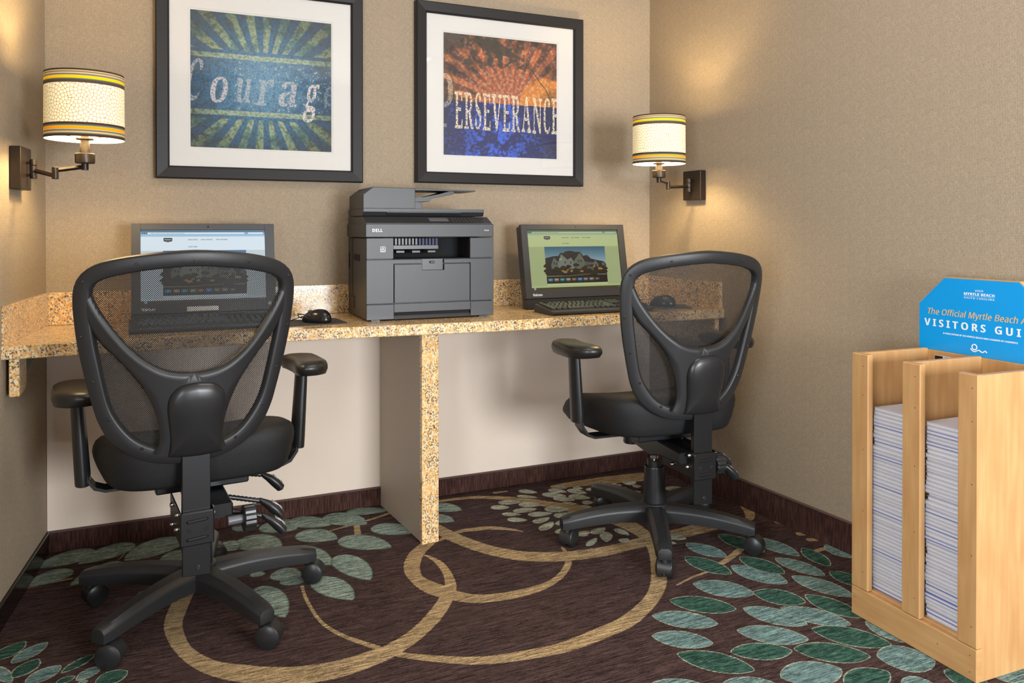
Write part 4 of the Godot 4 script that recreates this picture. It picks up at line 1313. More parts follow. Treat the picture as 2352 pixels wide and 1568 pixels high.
	var prof := PackedVector2Array([Vector2(D - 0.004, 0.334), Vector2(D - 0.004, 0.3635), Vector2(0.056, 0.3635), Vector2(0.004, 0.3395), Vector2(0.004, 0.334)])
	var flip := Transform3D(Basis(Vector3(0, 0, -1), Vector3.UP, Vector3(1, 0, 0)), Vector3.ZERO)   # polygon x becomes depth
	extrude(s, prof, -W + 0.001, W - 0.004, flip, 0.0006)
	part("control_panel", s, M.printer, o, 20.0)
	var slope := Vector3(0, 0.024, -0.052).normalized()
	var nrm := Vector3(0, 0.052, 0.024).normalized()
	var pb := Basis(Vector3.RIGHT, slope, nrm)
	s = Soup.new()
	box(s, Vector3(0.035, 0.3535, -0.0345), Vector3(0.072, 0.026, 0.002), 0.0006, pb)
	part("display", s, M.grey_plastic, o, 20.0)
	s = Soup.new()
	for r in 4:
		for c in 10:
			box(s, Vector3(0.088 + c * 0.0125 + (0.004 if c > 4 else 0.0), 0.3455 + r * 0.0046, -0.0168 - r * 0.0100), Vector3(0.009, 0.006, 0.003), 0.0012, pb)
	part("key_pad", s, M.printer_dark, o, 20.0)
	# scanner lid with bevelled rim and grip
	s = Soup.new()
	prof = PackedVector2Array([Vector2(0.066, 0.3655), Vector2(D - 0.01, 0.3655), Vector2(D, 0.378), Vector2(D, 0.392), Vector2(0.055, 0.392), Vector2(0.055, 0.381)])
	extrude(s, prof, -W + 0.002, W - 0.016, flip, 0.0012)
	part("scanner_lid", s, M.printer, o, 20.0)
	s = Soup.new()
	prof = PackedVector2Array([Vector2(0.0625, 0.367), Vector2(0.07, 0.367), Vector2(0.07, 0.3795), Vector2(0.0545, 0.3795), Vector2(0.0545, 0.378)])
	extrude(s, prof, -0.15, 0.128, flip, 0.0004)
	part("lid_grip", s, M.printer_dark, o, 20.0)
	# document feeder
	s = Soup.new()
	extrude(s, PackedVector2Array([Vector2(-W + 0.002, 0.392), Vector2(-0.045, 0.392), Vector2(-0.045, 0.466), Vector2(-0.198, 0.468), Vector2(-W + 0.002, 0.441)]), -D + 0.02, -0.057, Transform3D(), 0.0015)
	part("document_feeder", s, M.printer, o, 20.0)
	s = Soup.new()
	extrude(s, PackedVector2Array([Vector2(-0.0445, 0.4585), Vector2(0.185, 0.4575), Vector2(0.19, 0.4605), Vector2(0.185, 0.4625), Vector2(-0.0445, 0.4655)]), -0.235, -0.062, Transform3D(), 0.0008)
	extrude(s, PackedVector2Array([Vector2(-0.0445, 0.4165), Vector2(0.012, 0.4195), Vector2(0.023, 0.431), Vector2(0.106, 0.447), Vector2(0.11, 0.458), Vector2(0.09, 0.4585), Vector2(0.05, 0.4475), Vector2(0.0, 0.4375), Vector2(-0.0445, 0.4335)]), -0.21, -0.075, Transform3D(), 0.0008)
	part("input_tray", s, M.printer, o, 20.0)
	s = Soup.new()
	box_between(s, Vector3(-0.0445, 0.392, -0.25), Vector3(-0.016, 0.4175, -0.07), 0.001)
	part("feeder_foot", s, M.printer_dark, o, 20.0)
	# left flank: hand hold, slot, service panel, slits
	s = Soup.new()
	box_between(s, Vector3(-W + 0.0005, 0.205, -0.205), Vector3(-W + 0.003, 0.2285, -0.115))
	box_between(s, Vector3(-W + 0.0005, 0.172, -0.298), Vector3(-W + 0.003, 0.232, -0.288))
	for k in 8:
		box_between(s, Vector3(-W + 0.0005, 0.031 + k * 0.0058, -0.218), Vector3(-W + 0.003, 0.0335 + k * 0.0058, -0.192))
	box_between(s, Vector3(-W + 0.0008, 0.07, -0.2325), Vector3(-W + 0.003, 0.2885, -0.2315))
	box_between(s, Vector3(-W + 0.0008, 0.07, -0.309), Vector3(-W + 0.003, 0.0708, -0.2315))
	part("side_vent", s, M.hole, o)

# ------------------------------------------------------------------ computers
func make_computer(label: String, at: Vector3, turn: float, w: float, screen: StandardMaterial3D, strip: bool) -> Node3D:
	var o := thing("desktop_computer", label, "computer", at, turn, "all-in-one computers on the counter")
	var lean := Basis(Vector3.RIGHT, -0.183)
	var tf := Transform3D(lean, Vector3(0, 0.0, 0))
	var h := 0.3435
	var x0 := -w * 0.5
	var x1 := w * 0.5
	var sl := x0 + 0.0275
	var sr := x1 - 0.031
	var sb := 0.077
	var st := h - 0.021
	# bezel: four bars round the screen
	var s := Soup.new()
	for q in [[x0, 0.044, sl, h], [sr, 0.044, x1, h], [sl, 0.044, sr, sb], [sl, st, sr, h]]:
		var c := Vector3((q[0] + q[2]) * 0.5, (q[1] + q[3]) * 0.5, -0.009)
		box(s, tf * c, Vector3(q[2] - q[0] + 0.0002, q[3] - q[1] + 0.0002, 0.018), 0.0005, lean)
	var bz := part("bezel", s, M.computer, o, 10.0)
	s = Soup.new()
	box(s, tf * Vector3(0, h * 0.5 + 0.02, -0.034), Vector3(w - 0.002, h - 0.044, 0.033), 0.006, lean)
	box(s, tf * Vector3(0, h * 0.5 + 0.02, -0.062), Vector3(w - 0.07, h - 0.12, 0.03), 0.01, lean)
	part("case", s, M.computer, o, 20.0)
	s = Soup.new()
	box(s, tf * Vector3(0, 0.0225, -0.021), Vector3(w - 0.001, 0.0425, 0.034), 0.002, lean)
	box_between(s, Vector3(x0 + 0.06, 0.0, -0.115), Vector3(x1 - 0.06, 0.012, 0.012), 0.003)
	box_between(s, Vector3(x0 + 0.002, 0.0, -0.045), Vector3(x1 - 0.002, 0.012, -0.006), 0.002)
	part("base", s, M.printer_dark, o, 20.0)
	s = Soup.new()
	var z := -0.006
	s.quad_uv(tf * Vector3(sl, sb, z), tf * Vector3(sr, sb, z), tf * Vector3(sr, st, z), tf * Vector3(sl, st, z), Vector2(0, 1), Vector2(1, 1), Vector2(1, 0), Vector2(0, 0))
	part("screen", s, screen, o)
	s = Soup.new()
	for dx in [0.0, -0.008, 0.014]:
		rod(s, tf * Vector3(0.01 + dx, h - 0.0105, 0.0), tf * Vector3(0.01 + dx, h - 0.0105, 0.0008), 0.0032 if dx == 0.0 else 0.0008, 16, 0.0003)
	part("camera", s, M.hole, bz)
	part("lettering", letter_soup("ThinkCentre", "sans bold", x0 + 0.029, 0.0530, x0 + 0.072, 0.0630, 0.0006, Transform3D(lean, tf * Vector3(0, 0, 0.0001))), M.white, bz, 0.0)
	s = Soup.new()
	rod(s, tf * Vector3(x1 - 0.02, 0.066, 0.0), tf * Vector3(x1 - 0.02, 0.066, 0.0018), 0.0062, 20, 0.0005)
	part("power_button", s, M.chrome, bz)
	if strip:
		s = Soup.new()
		box(s, tf * Vector3(-0.01, 0.0555, 0.0006), Vector3(0.098, 0.015, 0.0008), 0.0002, lean)
		part("white_strip", s, M.white, bz, 20.0)  # plain white strip on the lower bezel
	# light of the screen
	var l := AreaLight3D.new()
	l.name = "screen_light"
	l.area_size = Vector2(sr - sl, st - sb)
	l.light_energy = 0.012
	l.light_color = Color(0.85, 0.95, 1.0) if strip else Color(0.85, 0.92, 0.7)
	l.shadow_enabled = true
	l.position = tf * Vector3((sl + sr) * 0.5, (sb + st) * 0.5, 0.002)
	l.basis = lean * Basis(Vector3.UP, PI)                      # an area light shines along its own -z
	o.add_child(l)
	return o

func make_keyboard(label: String, at: Vector3, turn: float) -> void:
	var o := thing("keyboard", label, "keyboard", at, turn, "keyboards in front of the computers")
	var tilt := Basis(Vector3.RIGHT, 0.115)
	var s := Soup.new()
	# wedge case: the front edge stands lower
	extrude(s, PackedVector2Array([Vector2(-0.075, 0.0), Vector2(0.062, 0.0), Vector2(0.074, 0.004), Vector2(0.078, 0.010), Vector2(0.078, 0.014), Vector2(-0.075, 0.031), Vector2(-0.079, 0.027), Vector2(-0.079, 0.004)]), -0.223, 0.223, Transform3D(Basis(Vector3(0, 0, 1), Vector3.UP, Vector3(-1, 0, 0)), Vector3.ZERO), 0.0015)
	part("case", s, M.computer, o, 20.0)
	var u := 0.0189
	var rows := []
	rows.append([[1.0, 1], [1.0, 0], [1.0, 4], [0.5, 0], [1.0, 4], [0.5, 0], [1.0, 4], [0.25, 0], [1.0, 3]])
	rows.append([[1.0, 13], [2.0, 1], [0.25, 0], [1.0, 3], [0.25, 0], [1.0, 4]])
	rows.append([[1.5, 1], [1.0, 12], [1.5, 1], [0.25, 0], [1.0, 3], [0.25, 0], [1.0, 4]])
	rows.append([[1.75, 1], [1.0, 11], [2.25, 1], [3.5, 0], [1.0, 4]])
	rows.append([[2.25, 1], [1.0, 10], [2.75, 1], [1.25, 0], [1.0, 1], [1.25, 0], [1.0, 4]])
	rows.append([[1.25, 3], [6.25, 1], [1.25, 4], [0.25, 0], [1.0, 3], [0.25, 0], [2.0, 1], [1.0, 2]])
	var caps := {}
	for r in 6:
		var x := -0.2125
		var zz := -0.058 + r * u + (0.003 if r > 0 else 0.0)
		for g in rows[r]:
			if g[1] == 0:
				x += g[0] * u
				continue
			for k in g[1]:
				var wd: float = g[0] * u
				if not caps.has(g[0]):
					var c := Soup.new()
					var a := [Vector3(-wd * 0.5 + 0.0007, 0, -u * 0.5 + 0.0007), Vector3(wd * 0.5 - 0.0007, 0, -u * 0.5 + 0.0007), Vector3(wd * 0.5 - 0.0007, 0, u * 0.5 - 0.0007), Vector3(-wd * 0.5 + 0.0007, 0, u * 0.5 - 0.0007)]
					var b := [Vector3(-wd * 0.5 + 0.003, 0.0085, -u * 0.5 + 0.0022), Vector3(wd * 0.5 - 0.003, 0.0085, -u * 0.5 + 0.0022), Vector3(wd * 0.5 - 0.003, 0.0075, u * 0.5 - 0.0045), Vector3(-wd * 0.5 + 0.003, 0.0075, u * 0.5 - 0.0045)]
					for e in 4:
						c.out_quad(a[e], a[(e + 1) % 4], b[(e + 1) % 4], b[e], Vector3(0, 0.003, 0))
					c.out_quad(b[0], b[1], b[2], b[3], Vector3(0, 0.003, 0))
					caps[g[0]] = mesh_of(c, 10.0)
				var key := put("key", caps[g[0]], M.key, o)
				key.position = Vector3(x + wd * 0.5, 0.0222 - zz * 0.1111 - 0.0005, zz)
				key.basis = tilt
				x += wd

func make_mouse(label: String, at: Vector3, turn: float, cable: Array) -> void:
	var o := thing("computer_mouse", label, "mouse", at, turn, "computer mice on mouse pads")
	var s := Soup.new()
	var n := 32
	var rings := [[0.80, 0.0], [0.93, 0.001], [1.0, 0.006], [1.0, 0.012], [0.95, 0.020], [0.86, 0.027], [0.72, 0.0335], [0.5, 0.0385], [0.25, 0.0405], [0.0, 0.041]]
	var pt := func(k: int, e: Array) -> Vector3:
		var a := TAU * k / n
		var x := 0.031 * signf(cos(a)) * pow(absf(cos(a)), 0.8) * (1.0 - 0.08 * sin(a))
		var z := 0.054 * signf(sin(a)) * pow(absf(sin(a)), 0.9)
		var y: float = 1.12 * e[1] * (1.0 - 0.22 * clampf(-z / 0.054, 0.0, 1.0) * e[0])
		return Vector3(x * e[0], y, z * e[0] + 0.008 * (1.0 - e[0]))
	for i in rings.size() - 1:
		for k in n:
			s.quad(pt.call(k, rings[i]), pt.call(k, rings[i + 1]), pt.call(k + 1, rings[i + 1]), pt.call(k + 1, rings[i]))
	part("shell", s, M.mouse, o, 60.0)
	s = Soup.new()
	tube(s, [Vector3(0, 0.034, -0.036), Vector3(0, 0.036, -0.028), Vector3(0, 0.0375, -0.02)], [0.004, 0.0062, 0.004], 12, 0.6)
	part("wheel", s, M.grey_plastic, o)
	s = Soup.new()
	box(s, Vector3(-0.0262, 0.026, -0.008), Vector3(0.003, 0.0035, 0.0045), 0.001, Basis(Vector3.BACK, 0.5))
	part("marking", s, M.gold, o, 20.0)
	s = Soup.new()
	var pts := []
	var rad := []
	for p in spline(cable.map(func(q): return Vector2(q[0], q[2])), 8):
		pts.append(Vector3(p.x, 0.003, p.y))
	for i in pts.size():
		var f := i / float(pts.size() - 1) * (cable.size() - 1)
		var a := int(minf(floor(f), cable.size() - 2))
		pts[i].y = lerpf(cable[a][1], cable[a + 1][1], f - a)
		rad.append(0.0017)
	tube(s, pts, rad, 8)
	part("cable", s, M.mouse, o, 60.0)

func make_mouse_pad(label: String, at: Vector3, turn: float, w: float, d: float) -> void:
	var o := thing("mouse_pad", label, "mouse pad", at, turn, "grey mouse pads")
	var s := Soup.new()
	extrude(s, round_rect(-w * 0.5, -d * 0.5, w * 0.5, d * 0.5, 0.02, 5), 0.0, 0.003, Transform3D(Basis(Vector3.RIGHT, -PI / 2), Vector3.ZERO), 0.0006)
	part("pad", s, M.mouse_pad, o, 20.0)

func screen_material(im: Image, glow: float) -> StandardMaterial3D:
	var m := plain("lit screen", Color(0.02, 0.02, 0.02), 0.35)
	m.emission_enabled = true
	m.emission_texture = tex(im)
	m.emission = Color.WHITE
	m.emission_operator = BaseMaterial3D.EMISSION_OP_MULTIPLY
	m.emission_energy_multiplier = glow
	m.texture_repeat = false
	return m

func make_desk_things() -> void:
	make_printer()
	var left := screen_image(Color(0.83, 0.89, 0.93), Color(0.45, 0.66, 0.80), Color(0.20, 0.36, 0.52))
	var right := screen_image(Color(0.72, 0.78, 0.56), Color(0.46, 0.60, 0.50), Color(0.17, 0.36, 0.44))
	make_computer("dark grey all-in-one computer behind the left chair, showing a web page on a bluish screen", Vector3(0.486, TOP, 0.215), 0.0, 0.452, screen_material(left, SCREEN_GLOW * 1.15), true)
	make_computer("dark grey all-in-one computer right of the printer, showing a hotel picture on a greenish screen", Vector3(1.912, TOP, 0.215), 0.02, 0.487, screen_material(right, SCREEN_GLOW), false)
	make_keyboard("black keyboard seen through the left chair's mesh back", Vector3(0.478, TOP, 0.300), 0.03)
	make_keyboard("black keyboard in front of the computer right of the printer", Vector3(1.885, TOP, 0.372), 0.0)
	make_mouse_pad("grey mouse pad left of the printer", Vector3(0.805, TOP, 0.292), 0.06, 0.235, 0.17)
	make_mouse_pad("grey mouse pad seen through the right chair's mesh back", Vector3(2.255, TOP, 0.345), -0.35, 0.16, 0.15)
	make_mouse("black mouse on the mouse pad left of the printer", Vector3(0.832, TOP + 0.003, 0.315), 0.75, [[0.0, 0.012, -0.05], [0.004, 0.012, -0.075], [0.028, 0.022, -0.10], [0.05, 0.016, -0.085], [0.03, 0.004, -0.11], [-0.02, 0.001, -0.10], [-0.10, -0.001, -0.05], [-0.16, -0.001, 0.01]])
	make_mouse("black mouse seen through the right chair's mesh back", Vector3(2.235, TOP + 0.003, 0.325), 0.75, [[0.0, 0.012, -0.05], [0.003, 0.008, -0.075], [0.03, 0.002, -0.11], [0.09, -0.001, -0.13]])

# ------------------------------------------------------------------ office chairs
# Chair space: base centre at the origin, +z towards the back of the chair, y up.
func back_z(x: float, y: float) -> float:
	return 0.225 + 0.20 * (y - 0.5) - 1.1 * x * x

func fit_y(y: float) -> float:
	return 1.08 - (1.08 - y) * 0.975

func back_at(x_: float, y_: float, off: float) -> Vector3:    # off: rearwards from the plane of the mesh
	var x := x_ * 1.0
	var y := fit_y(y_)
	return Vector3(x, y, back_z(x, y)) + Vector3(2.2 * x, -0.2, 1.0).normalized() * off

func mirrored(half: Array) -> Array:                           # from the top middle down the right side to the bottom middle, then up the left
	var r := half.duplicate()
	for i in range(half.size() - 2, 0, -1):
		r.append(Vector2(-half[i].x, half[i].y))
	return r

func polar(poly: PackedVector2Array, c: Vector2, a: float) -> Vector2:     # where the ray from c at angle a leaves the outline
	var d := Vector2.from_angle(a)
	var best := Vector2.ZERO
	var far := -1.0
	for i in poly.size():
		var hit = Geometry2D.segment_intersects_segment(c, c + d * 2.0, poly[i], poly[(i + 1) % poly.size()])
		if hit != null and c.distance_to(hit) > far:
			far = c.distance_to(hit)
			best = hit
	return best

func make_chair(label: String) -> Node3D:
	var o := thing("office_chair", label, "chair", Vector3.ZERO, 0.0, "mesh-back office chairs at the counter")
	var outer := spline(mirrored([Vector2(0, 1.030), Vector2(0.1, 1.023), Vector2(0.17, 1.012), Vector2(0.213, 0.998), Vector2(0.240, 0.977), Vector2(0.254, 0.95), Vector2(0.258, 0.915), Vector2(0.255, 0.862), Vector2(0.248, 0.8), Vector2(0.237, 0.738), Vector2(0.226, 0.686), Vector2(0.216, 0.643), Vector2(0.205, 0.602), Vector2(0.185, 0.558), Vector2(0.156, 0.525), Vector2(0.12, 0.499), Vector2(0.07, 0.480), Vector2(0, 0.474)]), 4, true)
	var inner := spline(mirrored([Vector2(0, 0.991), Vector2(0.1, 0.983), Vector2(0.16, 0.972), Vector2(0.198, 0.960), Vector2(0.216, 0.945), Vector2(0.221, 0.925), Vector2(0.2185, 0.86), Vector2(0.211, 0.8), Vector2(0.203, 0.755), Vector2(0.191, 0.69), Vector2(0.178, 0.636), Vector2(0.157, 0.592), Vector2(0.127, 0.553), Vector2(0.093, 0.530), Vector2(0.05, 0.517), Vector2(0, 0.512)]), 4, true)
	var mid := Vector2(0, 0.76)
	var s := Soup.new()
	var n := 120
	# frame: a rounded ring; section runs outer edge, rear face, inner edge, front face
	var sec := [[0.0, -0.006], [0.0, 0.006], [0.035, 0.0105], [0.12, 0.0138], [0.5, 0.0155], [0.86, 0.0142], [0.96, 0.0105], [1.0, 0.005], [1.0, -0.006], [0.9, -0.010], [0.5, -0.012], [0.1, -0.010]]
	var ring := []
	for k in n:
		var a := TAU * k / n
		var po := polar(outer, mid, a)
		var pi_ := polar(inner, mid, a)
		var row := []
		for e in sec:
			var q := po.lerp(pi_, e[0])
			row.append(back_at(q.x, q.y, e[1]))
		ring.append(row)
	for k in n:
		for j in sec.size():
			var j2 := (j + 1) % sec.size()
			s.quad(ring[k][j], ring[(k + 1) % n][j], ring[(k + 1) % n][j2], ring[k][j2])
	part("back_frame", s, M.plastic, o, 50.0)
	# screws round the frame
	for q in [[0.235, 0.958], [0.2385, 0.822], [0.213, 0.707], [0.178, 0.608], [0.108, 0.528]]:
		for sg in [-1.0, 1.0]:
			s = Soup.new()
			var c := back_at(q[0] * sg, q[1], 0.0135)
			var c2 := back_at(q[0] * sg, q[1], 0.0172)
			rod(s, c, c2, 0.0042, 14, 0.001)
			part("screw", s, M.screw, o)
	for x in [-0.125, 0.0, 0.125]:
		s = Soup.new()
		rod(s, back_at(x, 1.006 - 0.3 * x * x, 0.0135), back_at(x, 1.006 - 0.3 * x * x, 0.0172), 0.0042, 14, 0.001)
		part("screw", s, M.screw, o)
	# perforated cloth: a staggered lattice, every cell a rhomb with a rhombic hole
	var cloth := mesh_cloth(inner)
	var c_ := put("mesh_panel", cloth, M.mesh_cloth, o)
	c_.set_meta("kind", "stuff")
	# brace: two arms from the frame that meet in the middle and run down
	var up := PackedVector2Array(); var low := PackedVector2Array()
	up = resampled(spline([Vector2(0.226, 0.934), Vector2(0.204, 0.884), Vector2(0.174, 0.838), Vector2(0.135, 0.791), Vector2(0.093, 0.755), Vector2(0.05, 0.732), Vector2(0, 0.724)], 6), 22)
	var spine := resampled(PackedVector2Array([Vector2(0, 0.724), Vector2(0, 0.508)]), 15)
	for i in range(1, spine.size()):
		up.append(spine[i])
	low = resampled(spline([Vector2(0.229, 0.855), Vector2(0.202, 0.807), Vector2(0.167, 0.770), Vector2(0.133, 0.730), Vector2(0.107, 0.692), Vector2(0.090, 0.655), Vector2(0.079, 0.622), Vector2(0.071, 0.582), Vector2(0.0695, 0.55), Vector2(0.078, 0.518)], 6), 36)
	s = Soup.new()
	var cross := 10
	for sg in [-1.0, 1.0]:
		var grid := []
		for i in 36:
			var rear := []
			var front := []
			for j in cross + 1:
				var f := j / float(cross)
				var q: Vector2 = up[i].lerp(low[i], f)
				var w := clampf(1.0 - absf(q.x) / 0.235, 0.0, 1.0)
				var e := 1.0
				for t in 21:
					e = minf(e, q.distance_to(Geometry2D.get_closest_point_to_segment(q, up[t], up[t + 1])))
				for t in 35:
					e = minf(e, q.distance_to(Geometry2D.get_closest_point_to_segment(q, low[t], low[t + 1])))
				var dome := (1.0 - pow(1.0 - clampf(e / 0.011, 0.0, 1.0), 2.0)) * 0.008
				var lift := 0.006 + 0.026 * smoothstep(0.0, 0.7, w)
				rear.append(back_at(q.x * sg, q.y, lift + dome))
				front.append(back_at(q.x * sg, q.y, lift - 0.010))
			grid.append([rear, front])
		for i in 35:
			for j in cross:
				var r0: Array = grid[i][0]; var r1: Array = grid[i + 1][0]
				var f0: Array = grid[i][1]; var f1: Array = grid[i + 1][1]
				if sg > 0.0:
					s.quad(r0[j], r1[j], r1[j + 1], r0[j + 1])
					s.quad(f0[j], f0[j + 1], f1[j + 1], f1[j])
				else:
					s.quad(r0[j], r0[j + 1], r1[j + 1], r1[j])
					s.quad(f0[j], f1[j], f1[j + 1], f0[j + 1])
			var walls := [[grid[i][0][cross], grid[i + 1][0][cross], grid[i + 1][1][cross], grid[i][1][cross]]]
			if i < 21:
				walls.append([grid[i + 1][0][0], grid[i][0][0], grid[i][1][0], grid[i + 1][1][0]])
			for q in walls:
				if sg > 0.0:
					s.quad(q[0], q[1], q[2], q[3])
				else:
					s.quad(q[3], q[2], q[1], q[0])
		for j in cross:
			for i in [0, 35]:
				var q := [grid[i][0][j], grid[i][0][j + 1], grid[i][1][j + 1], grid[i][1][j]]
				if (sg > 0.0) == (i == 35):
					s.quad(q[3], q[2], q[1], q[0])
				else:
					s.quad(q[0], q[1], q[2], q[3])
	part("back_brace", s, M.plastic, o, 45.0)
	# domed cover over the upright
	var rim := spline([Vector2(0.0, 0.703), Vector2(0.035, 0.697), Vector2(0.056, 0.676), Vector2(0.0625, 0.646), Vector2(0.060, 0.61), Vector2(0.0555, 0.57), Vector2(0.0555, 0.54), Vector2(0.059, 0.511)], 5)
	var whole := PackedVector2Array()
	for q in rim:
		whole.append(q)
	for k in range(1, 9):
		whole.append(Vector2(0.059 - 0.118 * k / 9.0, 0.511 - 0.004 * sin(PI * k / 9.0)))
	for i in range(rim.size() - 1, 0, -1):
		whole.append(Vector2(-rim[i].x, rim[i].y))
	s = Soup.new()
	var cc := Vector2(0, 0.6)
	var steps := [[1.0, 0.030], [1.0, 0.040], [0.985, 0.0455], [0.93, 0.052], [0.82, 0.057], [0.62, 0.0605], [0.35, 0.062], [0.0, 0.0625]]
	for i in steps.size() - 1:
		for k in whole.size():
			var k2 := (k + 1) % whole.size()
			var q := []
			for e in [[k, i], [k2, i], [k2, i + 1], [k, i + 1]]:
				var v: Vector2 = cc + (whole[e[0]] - cc) * steps[e[1]][0]
				q.append(back_at(v.x, v.y, steps[e[1]][1]))
			s.quad(q[3], q[2], q[1], q[0])
	part("lumbar_cover", s, M.smooth_plastic, o, 50.0)
	# upright bar, its housing, screws
	var zb := 0.245
	s = Soup.new()
	extrude(s, PackedVector2Array([Vector2(-0.034, 0.20), Vector2(0.034, 0.195), Vector2(0.034, 0.57), Vector2(-0.034, 0.57)]), zb - 0.004, zb + 0.004, Transform3D(), 0.0015)
	for sg in [-1.0, 1.0]:
		box_between(s, Vector3(sg * 0.0315 - 0.0025, 0.26, zb - 0.016), Vector3(sg * 0.0315 + 0.0025, 0.50, zb), 0.001)
	var bar := part("upright_bar", s, M.black_metal, o, 20.0)
	s = Soup.new()
	rod(s, Vector3(0.004, 0.217, zb + 0.003), Vector3(0.004, 0.217, zb + 0.0065), 0.0065, 16, 0.001)
	part("screw", s, M.screw, bar)
	s = Soup.new()
	var hz := zb + 0.017
	extrude(s, round_rect(-0.041, 0.279, 0.041, 0.364, 0.006), zb + 0.005, hz, Transform3D(), 0.003)
	for sg in [-1.0, 1.0]:
		box_between(s, Vector3(sg * 0.0395 - 0.0015, 0.283, 0.07), Vector3(sg * 0.0395 + 0.0015, 0.367, zb + 0.012), 0.0008)
	for y in [0.296, 0.341]:
		tube(s, [Vector3(-0.026, y, hz - 0.001), Vector3(-0.022, y, hz + 0.001), Vector3(0.022, y + 0.003, hz + 0.001), Vector3(0.026, y + 0.003, hz - 0.001)], [0.002, 0.0042, 0.0042, 0.002], 10)
	var hs := part("bar_housing", s, M.black_metal, o, 35.0)
	for x in [-0.02, 0.021]:
		s = Soup.new()
		rod(s, Vector3(x, 0.319, hz - 0.002), Vector3(x, 0.319, hz + 0.0006), 0.0055, 16, 0.0003)
		part("bolt_hole", s, M.hole, hs)
	for q in [[-0.042, 0.355, 0.235], [-0.042, 0.315, 0.225], [0.042, 0.356, 0.215], [0.042, 0.345, 0.23], [-0.042, 0.35, 0.13], [-0.042, 0.30, 0.135]]:
		s = Soup.new()
		var sg := signf(q[0])
		lathe(s, [Vector2(0, 0), Vector2(0.0065, 0), Vector2(0.0062, 0.003), Vector2(0.0045, 0.0065), Vector2(0.002, 0.008), Vector2(0, 0.0083)], 14, along(Vector3(q[0], q[1], q[2]), Vector3(q[0] + sg, q[1], q[2])))
		part("dome_nut", s, M.chrome, hs)
	# mechanism under the seat
	s = Soup.new()
	extrude(s, PackedVector2Array([Vector2(-0.13, 0.352), Vector2(-0.09, 0.318), Vector2(0.03, 0.302), Vector2(0.09, 0.318), Vector2(0.22, 0.325), Vector2(0.22, 0.360), Vector2(-0.12, 0.378)]), -0.055, 0.038, Transform3D(Basis(Vector3(0, 0, 1), Vector3.UP, Vector3(-1, 0, 0)), Vector3.ZERO), 0.004)
	box_between(s, Vector3(-0.12, 0.37, -0.16), Vector3(0.12, 0.392, 0.10), 0.004)
	part("tilt_mechanism", s, M.black_metal, o, 25.0)
	s = Soup.new()
	lathe(s, flutes(), 28, Transform3D(Basis(), Vector3(-0.01, 0.30, -0.145)))
	part("tension_knob", s, M.smooth_plastic, o)
	# hand wheel on the right
	s = Soup.new()
	rod(s, Vector3(0.038, 0.318, 0.235), Vector3(0.088, 0.318, 0.235), 0.0115, 18)
	part("wheel_shaft", s, M.grey_plastic, o)
	s = Soup.new()
	var wheel := []
	for k in 10:
		for q in [[0.0, 0.0305], [0.3, 0.0335], [0.7, 0.0335], [0.95, 0.0305]]:
			wheel.append(Vector2.from_angle(TAU * (k + q[0]) / 10.0) * q[1])
	extrude(s, PackedVector2Array(wheel), 0.0, 0.032, Transform3D(Basis(Vector3.UP, PI / 2), Vector3(0.076, 0.318, 0.235)), 0.003)
	part("hand_wheel", s, M.smooth_plastic, o, 30.0)
	# three paddle levers on ribbed stems
	for q in [[Vector3(0.05, 0.352, 0.14), Vector3(0.145, 0.325, 0.145), Vector3(0.198, 0.278, 0.152)], [Vector3(0.05, 0.325, 0.18), Vector3(0.142, 0.297, 0.187), Vector3(0.196, 0.247, 0.195)], [Vector3(0.10, 0.352, -0.07), Vector3(0.195, 0.335, -0.06), Vector3(0.25, 0.285, -0.055)]]:
		s = Soup.new()
		var pts := []
		var rad := []
		for k in 19:
			pts.append((q[0] as Vector3).lerp(q[1], k / 18.0))
			rad.append(0.0075 if k % 2 == 0 else 0.0058)
		tube(s, pts, rad, 12)
		part("lever_stem", s, M.smooth_plastic, o, 60.0)
		s = Soup.new()
		var d: Vector3 = q[2] - q[1]
		tube(s, [q[1] - d * 0.12, q[1], q[1] + d * 0.30 + Vector3(0, 0.004, 0), q[1] + d * 0.65 + Vector3(0, 0.004, 0), q[1] + d * 0.92, q[2]], [0.009, 0.0125, 0.0185, 0.023, 0.0205, 0.008], 14, 0.62, Vector3(0, 0.2, 1))
		var lev := part("lever", s, M.smooth_plastic, o, 50.0)
		s = Soup.new()
		var nn := Vector3(d.z, 0, -d.x).cross(d).normalized()
		if nn.y < 0.0:
			nn = -nn
		var bx := Basis(d.normalized(), nn, d.normalized().cross(nn))
		box(s, q[1] + d * 0.60 + Vector3(0, 0.0045, 0) + nn * 0.0128, Vector3(0.036, 0.0022, 0.019), 0.0009, bx)
		part("lever_plate", s, M.sticker, lev, 20.0)
		s = Soup.new()
		box(s, q[1] + d * 0.62 + Vector3(0, 0.0045, 0) + nn * 0.0142, Vector3(0.02, 0.0008, 0.003), 0.0001, bx)
		part("lever_print", s, M.white, lev, 20.0)
	# column
	s = Soup.new()
	lathe(s, [Vector2(0.0, 0.09), Vector2(0.039, 0.09), Vector2(0.039, 0.132), Vector2(0.0385, 0.16), Vector2(0.0345, 0.252), Vector2(0.033, 0.256), Vector2(0.0315, 0.254), Vector2(0.0315, 0.246), Vector2(0.0265, 0.246), Vector2(0.0255, 0.276), Vector2(0.0235, 0.279), Vector2(0.0, 0.279)], 36)
	part("column_sleeve", s, M.smooth_plastic, o, 30.0)
	s = Soup.new()
	rod(s, Vector3(0, 0.27, 0), Vector3(0, 0.315, 0), 0.0135, 20)
	part("gas_lift", s, M.chrome, o)
	# seat cushion
	s = Soup.new()
